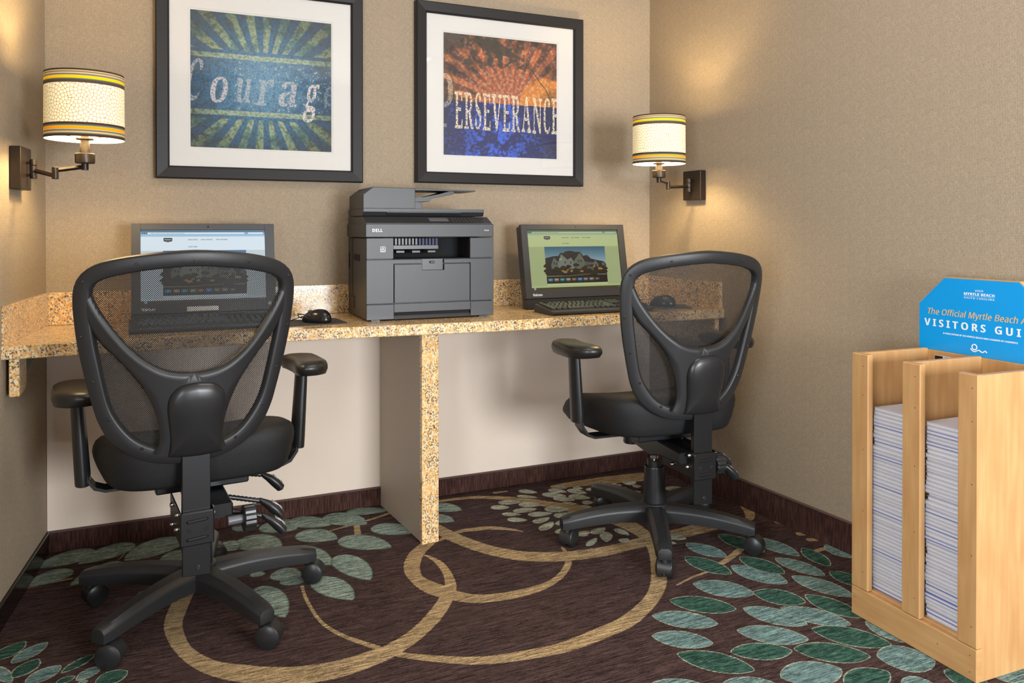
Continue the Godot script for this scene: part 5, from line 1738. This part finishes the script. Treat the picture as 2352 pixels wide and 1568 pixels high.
	var rows := [[0.0, 0.384], [0.84, 0.384], [0.895, 0.387], [0.925, 0.395], [0.96, 0.415], [0.99, 0.436], [1.0, 0.450], [0.992, 0.463], [0.965, 0.476], [0.91, 0.486], [0.80, 0.492], [0.5, 0.492], [0.0, 0.489]]
	var m := 64
	for i in rows.size() - 1:
		for k in m:
			var q := []
			for e in [[k, i], [k, i + 1], [k + 1, i + 1], [k + 1, i]]:
				var a: float = TAU * e[0] / m
				var cs := cos(a)
				var sn := sin(a)
				var f: float = rows[e[1]][0]
				var x := 0.262 * signf(cs) * pow(absf(cs), 0.44)
				var z := 0.255 * signf(sn) * pow(absf(sn), 0.5)
				x *= 1.0 - 0.05 * clampf(z / 0.236, 0.0, 1.0)
				var y: float = rows[e[1]][1]
				y += 0.030 * (z * f / 0.236) * smoothstep(0.385, 0.47, y) + 0.010 * (z * f / 0.236)
				y += 0.012
				y -= 0.028 * pow(clampf((-z * f - 0.08) / 0.156, 0.0, 1.0), 2.0)
				y += 0.012 * pow(absf(x * f) / 0.252, 2.0) * clampf((y - 0.44) / 0.05, 0.0, 1.0)
				q.append(Vector3(x * f, y, z * f - 0.05))
			s.quad(q[0], q[1], q[2], q[3])
	part("seat", s, M.seat_cloth, o, 60.0)
	# arms
	for sg in [-1.0, 1.0]:
		s = Soup.new()
		extrude(s, PackedVector2Array([Vector2(0.10, 0.372), Vector2(0.235, 0.372), Vector2(0.262, 0.382), Vector2(0.282, 0.41), Vector2(0.296, 0.52), Vector2(0.288, 0.52), Vector2(0.274, 0.415), Vector2(0.256, 0.39), Vector2(0.233, 0.380), Vector2(0.10, 0.380)]), -0.03, 0.03, Transform3D(Basis(Vector3(sg, 0, 0), Vector3.UP, Vector3(0, 0, sg)), Vector3(0, 0, -0.02)), 0.001)
		part("arm_bracket", s, M.black_metal, o, 30.0)
		s = Soup.new()
		tube(s, [Vector3(sg * 0.287, 0.43, -0.02), Vector3(sg * 0.288, 0.46, -0.02), Vector3(sg * 0.294, 0.56, -0.02), Vector3(sg * 0.300, 0.665, -0.02)], [0.035, 0.0365, 0.034, 0.031], 18, 0.55, Vector3(0, 0, 1))
		part("arm_post", s, M.smooth_plastic, o, 50.0)
		s = Soup.new()
		var prof := [[0.0, 0.655], [0.7, 0.655], [0.92, 0.659], [1.0, 0.673], [0.99, 0.684], [0.93, 0.694], [0.75, 0.7], [0.4, 0.701], [0.0, 0.70]]
		for i in prof.size() - 1:
			for k in 48:
				var q := []
				for e in [[k, i], [k, i + 1], [k + 1, i + 1], [k + 1, i]]:
					var a: float = TAU * e[0] / 48
					var f: float = prof[e[1]][0]
					var z := 0.135 * signf(sin(a)) * pow(absf(sin(a)), 0.8) * f
					var wd := 0.053 * (1.0 - 0.10 * cos(z / 0.125 * PI))
					var x := wd * signf(cos(a)) * pow(absf(cos(a)), 0.8) * f
					x += -0.018 * pow(z / 0.125, 2.0)
					var y: float = prof[e[1]][1] - 0.008 * clampf((-z - 0.06) / 0.065, 0.0, 1.0) + 0.006 * pow(z / 0.125, 2.0)
					q.append(Vector3(sg * (0.312 + x), y, z - 0.005))
				if sg > 0.0:
					s.quad(q[0], q[1], q[2], q[3])
				else:
					s.quad(q[3], q[2], q[1], q[0])
		part("arm_pad", s, M.armpad, o, 60.0)
	# five-star base and casters
	s = Soup.new()
	lathe(s, [Vector2(0.0, 0.072), Vector2(0.045, 0.072), Vector2(0.052, 0.08), Vector2(0.053, 0.115), Vector2(0.047, 0.13), Vector2(0.0395, 0.134), Vector2(0.0, 0.134)], 36)
	part("hub", s, M.plastic, o, 40.0)
	s = Soup.new()
	var sect := []
	var stations := 12
	for i in stations + 1:
		var f := i / float(stations)
		var r := lerpf(0.03, 0.338, f)
		var top := lerpf(0.128, 0.104, pow(f, 1.6)) + 0.006 * sin(f * PI)
		var thick := lerpf(0.058, 0.040, f)
		var hw := lerpf(0.038, 0.0265, pow(f, 0.6))
		if i == stations:
			hw *= 0.8
			top -= 0.004
			thick -= 0.006
		var row := []
		for q in [[-0.92, -1.0], [-1.0, -0.4], [-0.92, -0.22], [-0.52, 0.0], [0.52, 0.0], [0.92, -0.22], [1.0, -0.4], [0.92, -1.0]]:
			row.append(Vector3(r, top + q[1] * thick, q[0] * hw))
		sect.append(row)
	for i in stations:
		for j in 8:
			var j2 := (j + 1) % 8
			s.quad(sect[i][j], sect[i][j2], sect[i + 1][j2], sect[i + 1][j])
	var tip := Vector3(0.343, sect[stations][0].y + 0.012, 0)
	for j in 8:
		s.out_tri(sect[stations][j], sect[stations][(j + 1) % 8], tip, Vector3(0.2, 0.09, 0))
	var leg := mesh_of(s, 40.0)
	var hood := Soup.new()
	var hp := PackedVector2Array()
	for k in 15:
		hp.append(Vector2.from_angle(deg_to_rad(-20.0 + 215.0 * k / 14.0)) * 0.0315)
	for k in range(14, -1, -1):
		hp.append(Vector2.from_angle(deg_to_rad(-20.0 + 215.0 * k / 14.0)) * 0.0275)
	extrude(hood, hp, -0.022, 0.022, Transform3D(Basis(), Vector3(0.016, 0.031, 0)), 0.0012)
	rod(hood, Vector3(0, 0.05, 0), Vector3(0, 0.07, 0), 0.011, 16)
	box_between(hood, Vector3(-0.008, 0.012, -0.006), Vector3(0.03, 0.058, 0.006), 0.002)
	var hood_mesh := mesh_of(hood, 35.0)
	var wl := Soup.new()
	lathe(wl, [Vector2(0, 0), Vector2(0.026, 0), Vector2(0.0305, 0.002), Vector2(0.031, 0.005), Vector2(0.031, 0.014), Vector2(0.0295, 0.017), Vector2(0.022, 0.0205), Vector2(0.010, 0.0225), Vector2(0, 0.023)], 32)
	var wheel_mesh := mesh_of(wl, 35.0)
	var swivel := [2.5, 0.8, 4.2, 5.4, 1.7]
	for k in 5:
		var piv := Basis(Vector3.UP, -TAU * k / 5)
		var lg := put("leg", leg, M.plastic, o)
		lg.basis = piv
		var ca := Node3D.new()
		ca.name = "caster"
		o.add_child(ca, true)
		ca.position = piv * Vector3(0.319, 0, 0)
		ca.basis = piv * Basis(Vector3.UP, swivel[k])
		put("hood", hood_mesh, M.plastic, ca)
		var w1 := put("wheel", wheel_mesh, M.smooth_plastic, ca)
		w1.transform = Transform3D(Basis(Vector3.RIGHT, PI / 2), Vector3(0.016, 0.031, 0.006))
		var w2 := put("wheel", wheel_mesh, M.smooth_plastic, ca)
		w2.transform = Transform3D(Basis(Vector3.RIGHT, -PI / 2), Vector3(0.016, 0.031, -0.006))
	return o

func flutes() -> Array:
	return [Vector2(0, 0), Vector2(0.026, 0), Vector2(0.029, 0.003), Vector2(0.029, 0.036), Vector2(0.022, 0.04), Vector2(0.012, 0.06), Vector2(0, 0.06)]

func mesh_cloth(outline: PackedVector2Array) -> ArrayMesh:
	var v := PackedVector3Array()
	var nrm := PackedVector3Array()
	var idx := PackedInt32Array()
	var a := 0.0025                                            # half a diagonal of a cell
	var open := 0.53
	var wide := inset(outline, 0.0)
	var grown := PackedVector2Array()
	for q in wide:
		grown.append(Vector2(0, 0.76) + (q - Vector2(0, 0.76)) * 1.03)
	for iy in range(0, 220):
		var y := 0.49 + iy * a
		for ix in range(-50, 51):
			var x := ix * a * 2.0 + (a if iy % 2 else 0.0)
			if absf(x) > 0.24 or not Geometry2D.is_point_in_polygon(Vector2(x, y), grown):
				continue
			var first := v.size()
			for f in [1.0, open]:
				for k in 4:
					var q: Vector2 = Vector2(x, y) + Vector2.from_angle(k * PI / 2) * a * f
					v.append(back_at(q.x, q.y, -0.004))
					nrm.append(Vector3(2.2 * x, -0.2, 1.0).normalized())
			for k in 4:
				var k2 := (k + 1) % 4
				idx.append_array([first + k, first + 4 + k2, first + k2, first + k, first + 4 + k, first + 4 + k2])
	var arr := []
	arr.resize(Mesh.ARRAY_MAX)
	arr[Mesh.ARRAY_VERTEX] = v
	arr[Mesh.ARRAY_NORMAL] = nrm
	arr[Mesh.ARRAY_INDEX] = idx
	var m := ArrayMesh.new()
	m.add_surface_from_arrays(Mesh.PRIMITIVE_TRIANGLES, arr)
	return m

func turn_base(chair: Node3D, by: float) -> void:             # the star base swivels under the seat
	for c in chair.get_children():
		if c.name.begins_with("leg") or c.name.begins_with("caster"):
			c.transform = Transform3D(Basis(Vector3.UP, by), Vector3.ZERO) * (c as Node3D).transform

func make_chairs() -> void:
	var a := make_chair("black mesh-back office chair at the left computer, nearest the camera")
	var b: Node3D = a.duplicate()
	b.name = numbered("office_chair")
	add_child(b)
	tag(b, "black mesh-back office chair at the right computer, beside the wooden brochure rack", "chair", "mesh-back office chairs at the counter")
	for q in [[a, Vector3(0.440, 0, 0.626), CHAIR_TURN[0], 8.6, BACK_SHIFT[0], [-0.4, -0.45, -0.35, 0.45, 0.1], -0.004], [b, Vector3(1.914, 0, 0.733), CHAIR_TURN[1], 25.0, BACK_SHIFT[1], [-0.5, -1.0, 0.85, 0.6, -0.4], -0.02]]:
		q[0].position = q[1]
		q[0].rotation.y = q[2]
		turn_base(q[0], deg_to_rad(q[3]) - q[2])
		var nth := 0
		for c in q[0].get_children():
			if String(c.name).begins_with("caster"):
				c.basis = Basis(Vector3.UP, q[5][nth] - q[2])
				nth += 1
		for c in q[0].get_children():                          # each back sits a little off its base; the left chair's arms are set lower
			var nm := String(c.name)
			if nm.begins_with("upright") or nm.begins_with("bar_"):
				c.position.x += q[4].x
			elif nm.begins_with("back_frame") or nm.begins_with("mesh_") or nm.begins_with("screw") or nm.begins_with("back_brace"):
				c.position += Vector3(q[4].y, q[6], 0)
			elif nm.begins_with("lumbar"):
				c.position += Vector3(q[4].z, q[6], 0)
			if q[0] == a and (nm.begins_with("arm_pad") or nm.begins_with("arm_post")):
				c.position.y -= 0.035 if (c as MeshInstance3D).mesh.get_aabb().get_center().x < 0.0 else 0.01

# ------------------------------------------------------------------ brochure rack
func make_rack() -> void:
	# rack space: x = depth towards the right wall, y up, z along the front, 0 at the near corner
	var o := thing("brochure_rack", "maple plywood brochure rack with two slots standing against the right wall", "rack", Vector3(2.1037, 0.0, 1.7805), -0.0297)
	var L := 0.376
	var H := 0.732
	var D := 0.288
	var edge := 0.0022
	var s := Soup.new()
	box_between(s, Vector3(0.0, 0.0, -L), Vector3(0.019, 0.0795, 0.006), edge)
	part("front_board", s, M.maple_across, o, 25.0)
	s = Soup.new()
	box_between(s, Vector3(0.016, 0.066, -L + 0.006), Vector3(D - 0.012, 0.084, -0.004), 0.002)
	part("bottom_board", s, M.maple_across, o, 25.0)
	s = Soup.new()
	box_between(s, Vector3(D - 0.014, 0.0, -L), Vector3(D, H - 0.004, 0.006), 0.001)
	part("back_board", s, M.maple, o, 25.0)
	var k := 0
	for q in [[-L, -L + 0.019, -L, -L + 0.057], [-0.208, -0.189, -0.208, -0.1525], [-0.013, 0.006, -0.047, 0.006]]:
		s = Soup.new()
		box_between(s, Vector3(0.017, 0.0 if k == 2 else 0.08, q[0]), Vector3(D - 0.013, H, q[1]), 0.002)
		part("divider" if k == 1 else "side_panel", s, M.maple, o, 25.0)
		s = Soup.new()
		box_between(s, Vector3(0.0, 0.0805, q[2]), Vector3(0.0195, H + 0.001, q[3]), edge)
		var post := part("front_post", s, M.maple, o, 25.0)
		s = Soup.new()
		for y in [0.13, 0.30, 0.47, 0.62, 0.70]:
			rod(s, Vector3(0.0004, y, (q[2] + q[3]) * 0.5 + 0.012), Vector3(-0.0006, y, (q[2] + q[3]) * 0.5 + 0.012), 0.0014, 8, 0.0002)
		part("nail", s, M.nail, post)
		k += 1
	s = Soup.new()
	for q in [[-L + 0.012, 0.05], [-0.10, 0.045], [-0.012, 0.06], [-0.012, 0.02]]:
		rod(s, Vector3(0.0004, q[1], q[0]), Vector3(-0.0006, q[1], q[0]), 0.0014, 8, 0.0002)
	part("nail", s, M.nail, o)
	# sign board with cut corners, blue face, printed lettering
	var sign_at := D - 0.008
	var mid := -0.199
	var hw := 0.193
	var shape := PackedVector2Array([Vector2(-hw, 0.70), Vector2(hw, 0.70), Vector2(hw, 0.861), Vector2(hw - 0.083, 0.939), Vector2(-hw + 0.083, 0.939), Vector2(-hw, 0.861)])
	# face looks along -x; written text runs along +z
	var face := Transform3D(Basis(Vector3(0, 0, 1), Vector3.UP, Vector3(-1, 0, 0)), Vector3(sign_at, 0, mid))
	s = Soup.new()
	var board := PackedVector2Array()
	for v in shape:
		board.append(Vector2(v.x * 1.012, v.y + (0.003 if v.y > 0.8 else 0.0)))
	extrude(s, board, -0.018, -0.001, face, 0.001)
	part("sign_board", s, M.maple_across, o, 25.0)
	s = Soup.new()
	extrude(s, PackedVector2Array([Vector2(-hw, 0.7285), Vector2(hw, 0.7285), shape[2], shape[3], shape[4], shape[5]]), -0.001, 0.0005, face)
	var blue := part("sign_face", s, M.sign_blue, o, 25.0)
	var on := face
	on.origin -= Vector3(0.0006, 0, 0)
	var w := func(text: String, kind: String, x0: float, x1: float, y0: float, y1: float, mat: Material, tracking := 0.0, shear := 0.0) -> void:
		part("lettering", letter_soup(text, kind, x0, y0, x1, y1, 0.0005, on, tracking, shear), mat, blue, 0.0)
	w.call("visit", "sans", -0.0150, 0.0090, 0.9065, 0.9125, M.white, 0.06)
	w.call("MYRTLE BEACH", "sans bold", -0.0485, 0.0415, 0.8953, 0.9028, M.white)
	w.call("SOUTH CAROLINA", "sans", -0.0485, 0.0415, 0.8855, 0.8900, M.white, 0.12)
	s = Soup.new()
	box(s, on * Vector3(-0.0035, 0.8926, 0.0003), Vector3(0.0004, 0.0005, 0.09))
	part("rule", s, M.white, blue, 0.0)
	w.call("The Official Myrtle Beach Area", "sans", -0.1685, 0.166, 0.8255, 0.8500, M.sign_gold, 0.0, 0.2)
	w.call("VISITORS GUIDE", "sans bold", -0.1755, 0.170, 0.7968, 0.8182, M.white, 0.22)
	w.call("A PUBLICATION OF THE MYRTLE BEACH AREA CHAMBER OF COMMERCE", "sans bold", -0.1137, 0.1067, 0.7782, 0.7827, M.white)
	# wave emblem: a ring over a rising swash
	s = Soup.new()
	var pts := []
	var rad := []
	for i in 25:
		pts.append(on * Vector3(-0.016 + cos(TAU * i / 24) * 0.0072, 0.7535 + sin(TAU * i / 24) * 0.0072, 0.0006))
		rad.append(0.0016)
	tube(s, pts, rad, 8, 0.4, Vector3(0, 1, 0.3))
	pts = []
	rad = []
	for v in spline([Vector2(-0.0275, 0.7485), Vector2(-0.023, 0.7435), Vector2(-0.015, 0.7412), Vector2(-0.008, 0.7445), Vector2(-0.002, 0.7462), Vector2(0.0045, 0.7425), Vector2(0.010, 0.7425), Vector2(0.0155, 0.7465), Vector2(0.019, 0.744), Vector2(0.021, 0.7425)], 4):
		pts.append(on * Vector3(v.x, v.y, 0.0006))
		rad.append(0.0016)
	tube(s, pts, rad, 8, 0.4, Vector3(0, 0.3, 1))
	part("emblem", s, M.white, blue, 60.0)
	# small plate inside the left slot
	s = Soup.new()
	box_between(s, Vector3(D - 0.0152, 0.7015, -0.335), Vector3(D - 0.0138, 0.7150, -0.278), 0.0004)
	var lab := part("maker_plate", s, M.white, o, 20.0)
	s = Soup.new()
	box_between(s, Vector3(D - 0.0154, 0.7022, -0.334), Vector3(D - 0.0150, 0.7143, -0.308), 0.0001)
	part("plate_print", s, M.hole, lab, 20.0)
	s = Soup.new()
	for k2 in 4:
		box_between(s, Vector3(D - 0.0154, 0.7035 + k2 * 0.0028, -0.305), Vector3(D - 0.0150, 0.7045 + k2 * 0.0028, -0.281), 0.0001)
	part("plate_print", s, M.grey_plastic, lab, 20.0)

	# the magazines: two stacks, every one a thing of its own
	var rg := RandomNumberGenerator.new()
	rg.seed = 77
	var variants := []
	for kind in 3:
		var h := [0.0092, 0.0100, 0.0108][kind] as float
		var pages := Soup.new()
		box_between(pages, Vector3(0.0, 0.0008, -0.066), Vector3(0.205, h - 0.0008, 0.066), 0.0022)
		var cov := Soup.new()
		box_between(cov, Vector3(-0.0008, h - 0.0009, -0.0668), Vector3(0.2055, h - 0.0001, 0.0668), 0.0002)
		box_between(cov, Vector3(-0.0008, 0.0001, -0.0668), Vector3(0.2055, 0.0009, 0.0668), 0.0002)
		variants.append([mesh_of(pages, 20.0), mesh_of(cov, 20.0), h])
	var base := Transform3D(Basis(Vector3.UP, -0.0297), Vector3(2.1037, 0.0, 1.7805))
	for stack in 2:
		var y := 0.0845
		var zc: float = [-0.268, -0.092][stack]
		var drift := 0.0
		var n := 0
		while y < 0.583:
			var kind := rg.randi() % 3
			var v: Array = variants[kind]
			if rg.randf() < 0.12:
				drift = rg.randf_range(-0.006, 0.006)
			var bluish := rg.randf() < 0.16
			var last: bool = y + v[2] * 2.0 > 0.592
			var slot := "left slot" if stack == 0 else "right slot"
			var label := ("blue-edged magazine in the stack in the rack's %s" if bluish else "white magazine in the stack in the rack's %s") % slot
			if n == 0:
				label = "bottom magazine of the stack in the rack's %s" % slot
			elif last:
				label = "top magazine of the stack in the rack's %s" % slot
			var m := thing("magazine", label, "magazine", Vector3.ZERO, 0.0, "magazines stacked in the rack's %s" % slot)
			m.transform = base * Transform3D(Basis(Vector3.UP, rg.randf_range(-0.012, 0.012)), Vector3(0.030 + rg.randf_range(-0.002, 0.002) + drift * 0.4, y, zc + clampf(drift + rg.randf_range(-0.0022, 0.0022), -0.007, 0.007)))
			put("pages", v[0], M.paper, m)
			put("cover", v[1], M.cover_blue if bluish else M.cover_white, m)
			y += v[2] + 0.0001
			n += 1
			if last:
				break

# ------------------------------------------------------------------ light fittings added out of frame
func added_troffer(label: String, at: Vector3, size: Vector2, energy: float, col: Color) -> void:  # unseen fitting, added to light the room from above
	var o := thing("added_ceiling_light", label, "added ceiling light", at, 0.0)
	var s := Soup.new()
	for q in [[-size.x * 0.5 - 0.03, -size.y * 0.5 - 0.03, size.x * 0.5 + 0.03, -size.y * 0.5], [-size.x * 0.5 - 0.03, size.y * 0.5, size.x * 0.5 + 0.03, size.y * 0.5 + 0.03], [-size.x * 0.5 - 0.03, -size.y * 0.5, -size.x * 0.5, size.y * 0.5], [size.x * 0.5, -size.y * 0.5, size.x * 0.5 + 0.03, size.y * 0.5]]:
		box_between(s, Vector3(q[0], -0.02, q[1]), Vector3(q[2], -0.001, q[3]))
	part("frame", s, M.white, o, 10.0)
	s = Soup.new()
	box_between(s, Vector3(-size.x * 0.5, -0.012, -size.y * 0.5), Vector3(size.x * 0.5, -0.004, size.y * 0.5))
	var m := plain("light diffuser", Color(0.9, 0.9, 0.9), 0.6)
	m.emission_enabled = true
	m.emission = col
	m.emission_energy_multiplier = FITTING_GLOW
	part("diffuser", s, m, o, 10.0)
	var l := AreaLight3D.new()
	l.name = "diffuser_light"
	l.area_size = size
	l.light_energy = energy
	l.light_color = col
	l.shadow_enabled = true
	l.area_range = 12.0
	l.position = Vector3(0, -0.016, 0)
	l.rotation.x = -PI / 2
	o.add_child(l)

func make_lights() -> void:
	added_troffer("added square white ceiling light over the floor behind the chairs", Vector3(1.35, ROOM_H, 1.5), Vector2(0.9, 0.5), CEIL_ENERGY, Color(1.0, 0.98, 0.955))
	added_troffer("added square white ceiling light near the added rear window", Vector3(2.28, ROOM_H, 3.9), Vector2(0.4, 0.9), CEIL_ENERGY, Color(1.0, 0.98, 0.955))
	# unseen glowing panes added in the rear and left walls as fill
	var m := plain("fill window pane", Color(0.9, 0.93, 0.95), 0.5)
	m.emission_enabled = true
	m.emission = Color(0.93, 0.97, 1.0)
	m.emission_energy_multiplier = FITTING_GLOW
	var side := Basis(Vector3.UP, PI / 2 - atan(LEFT_SLANT))         # window space: x along the wall, z into the room
	var zc := SIDE_WIN.get_center().x
	fill_window("added_window_1", Transform3D(Basis(Vector3.UP, PI), Vector3(WIN.get_center().x, WIN.get_center().y, ROOM_D)), WIN.size, m, WINDOW_FILL_ENERGY)
	fill_window("added_window_2", Transform3D(side, Vector3(left_at(zc), SIDE_WIN.get_center().y, zc)), SIDE_WIN.size, m, SIDE_ENERGY)

func fill_window(called: String, xf: Transform3D, size: Vector2, pane: Material, energy: float) -> void:  # invented glowing pane with its own area light, added as fill
	var s := Soup.new()
	var w := size.x * 0.5
	var h := size.y * 0.5
	box_between(s, Vector3(-w, -h, -0.065), Vector3(w, h, -0.055))
	var o := structure(called, s, pane)
	o.transform = xf
	s = Soup.new()
	var f := 0.05
	for q in [[-w, -h, w, -h + f], [-w, h - f, w, h], [-w, -h + f, -w + f, h - f], [w - f, -h + f, w, h - f]]:
		box_between(s, Vector3(q[0], q[1], -0.09), Vector3(q[2], q[3], -0.03))
	part("fill_window_frame", s, M.frame, o, 10.0)
	var l := AreaLight3D.new()
	l.name = "window_fill_light"
	l.area_size = size - Vector2(0.12, 0.12)
	l.light_energy = energy
	l.light_color = Color(0.95, 0.975, 1.0)
	l.shadow_enabled = true
	l.area_range = 12.0
	add_child(l)
	l.transform = xf * Transform3D(Basis(Vector3.UP, PI), Vector3(0, 0, -0.02))

# ------------------------------------------------------------------ the scene
const WIN := Rect2(1.25, 0.5, 1.2, 1.05)      # opening for the added fill window in the rear wall
const SIDE_WIN := Rect2(2.5, 0.4, 1.3, 1.1)   # opening for the added fill window in the left wall: z, y, width, height
const SIDE_ENERGY := 6.5
const SCONCE_ENERGY := 0.3
const SHADE_GLOW := 0.30
const SCREEN_GLOW := 0.85
const CEIL_ENERGY := 1.2
const WINDOW_FILL_ENERGY := 20.0
const FITTING_GLOW := 1.6
const CHAIR_TURN := [0.10, -0.06]
const BACK_SHIFT := [Vector3(-0.04, -0.053, -0.044), Vector3(0.03, -0.006, 0.008)]     # upright, frame, cover

func _ready() -> void:
	rng.seed = 1
	# camera: level but for a trace, the lens shifted down
	var cam := Camera3D.new()
	cam.name = "camera"
	var near := 0.05
	cam.set_frustum(2.0 * near * 784.0 / FOCAL, Vector2(0.0, -(784.0 - AXIS_ROW) / FOCAL * near), near, 60.0)
	cam.position = EYE
	cam.basis = Basis(Vector3.UP, -YAW) * Basis(Vector3.RIGHT, PITCH)
	add_child(cam)
	cam.current = true
	# air and exposure
	var we := WorldEnvironment.new()
	we.name = "environment"
	var env := Environment.new()
	env.background_mode = Environment.BG_COLOR
	env.background_color = Color(0.55, 0.60, 0.66)
	env.tonemap_mode = Environment.TONE_MAPPER_LINEAR
	env.tonemap_exposure = 0.94
	env.sdfgi_enabled = true
	env.ssao_enabled = true
	env.ssil_enabled = true
	we.environment = env
	add_child(we)
	make_materials()
	make_lights()
	make_room()
	make_counter()
	make_chairs()
	make_rack()
	picture("square print of blue and green rays lettered Courage in a charcoal frame", 0.334, 1.256, 0.726, 0.722, Rect2(0.447, 1.370, 0.495, 0.485), courage_print())
	picture("square print of orange rays over blue lettered Perseverance in a charcoal frame", 1.2735, 1.2625, 0.753, 0.7215, Rect2(1.392, 1.378, 0.512, 0.492), perseverance_print())
	make_sconces()
	make_desk_things()
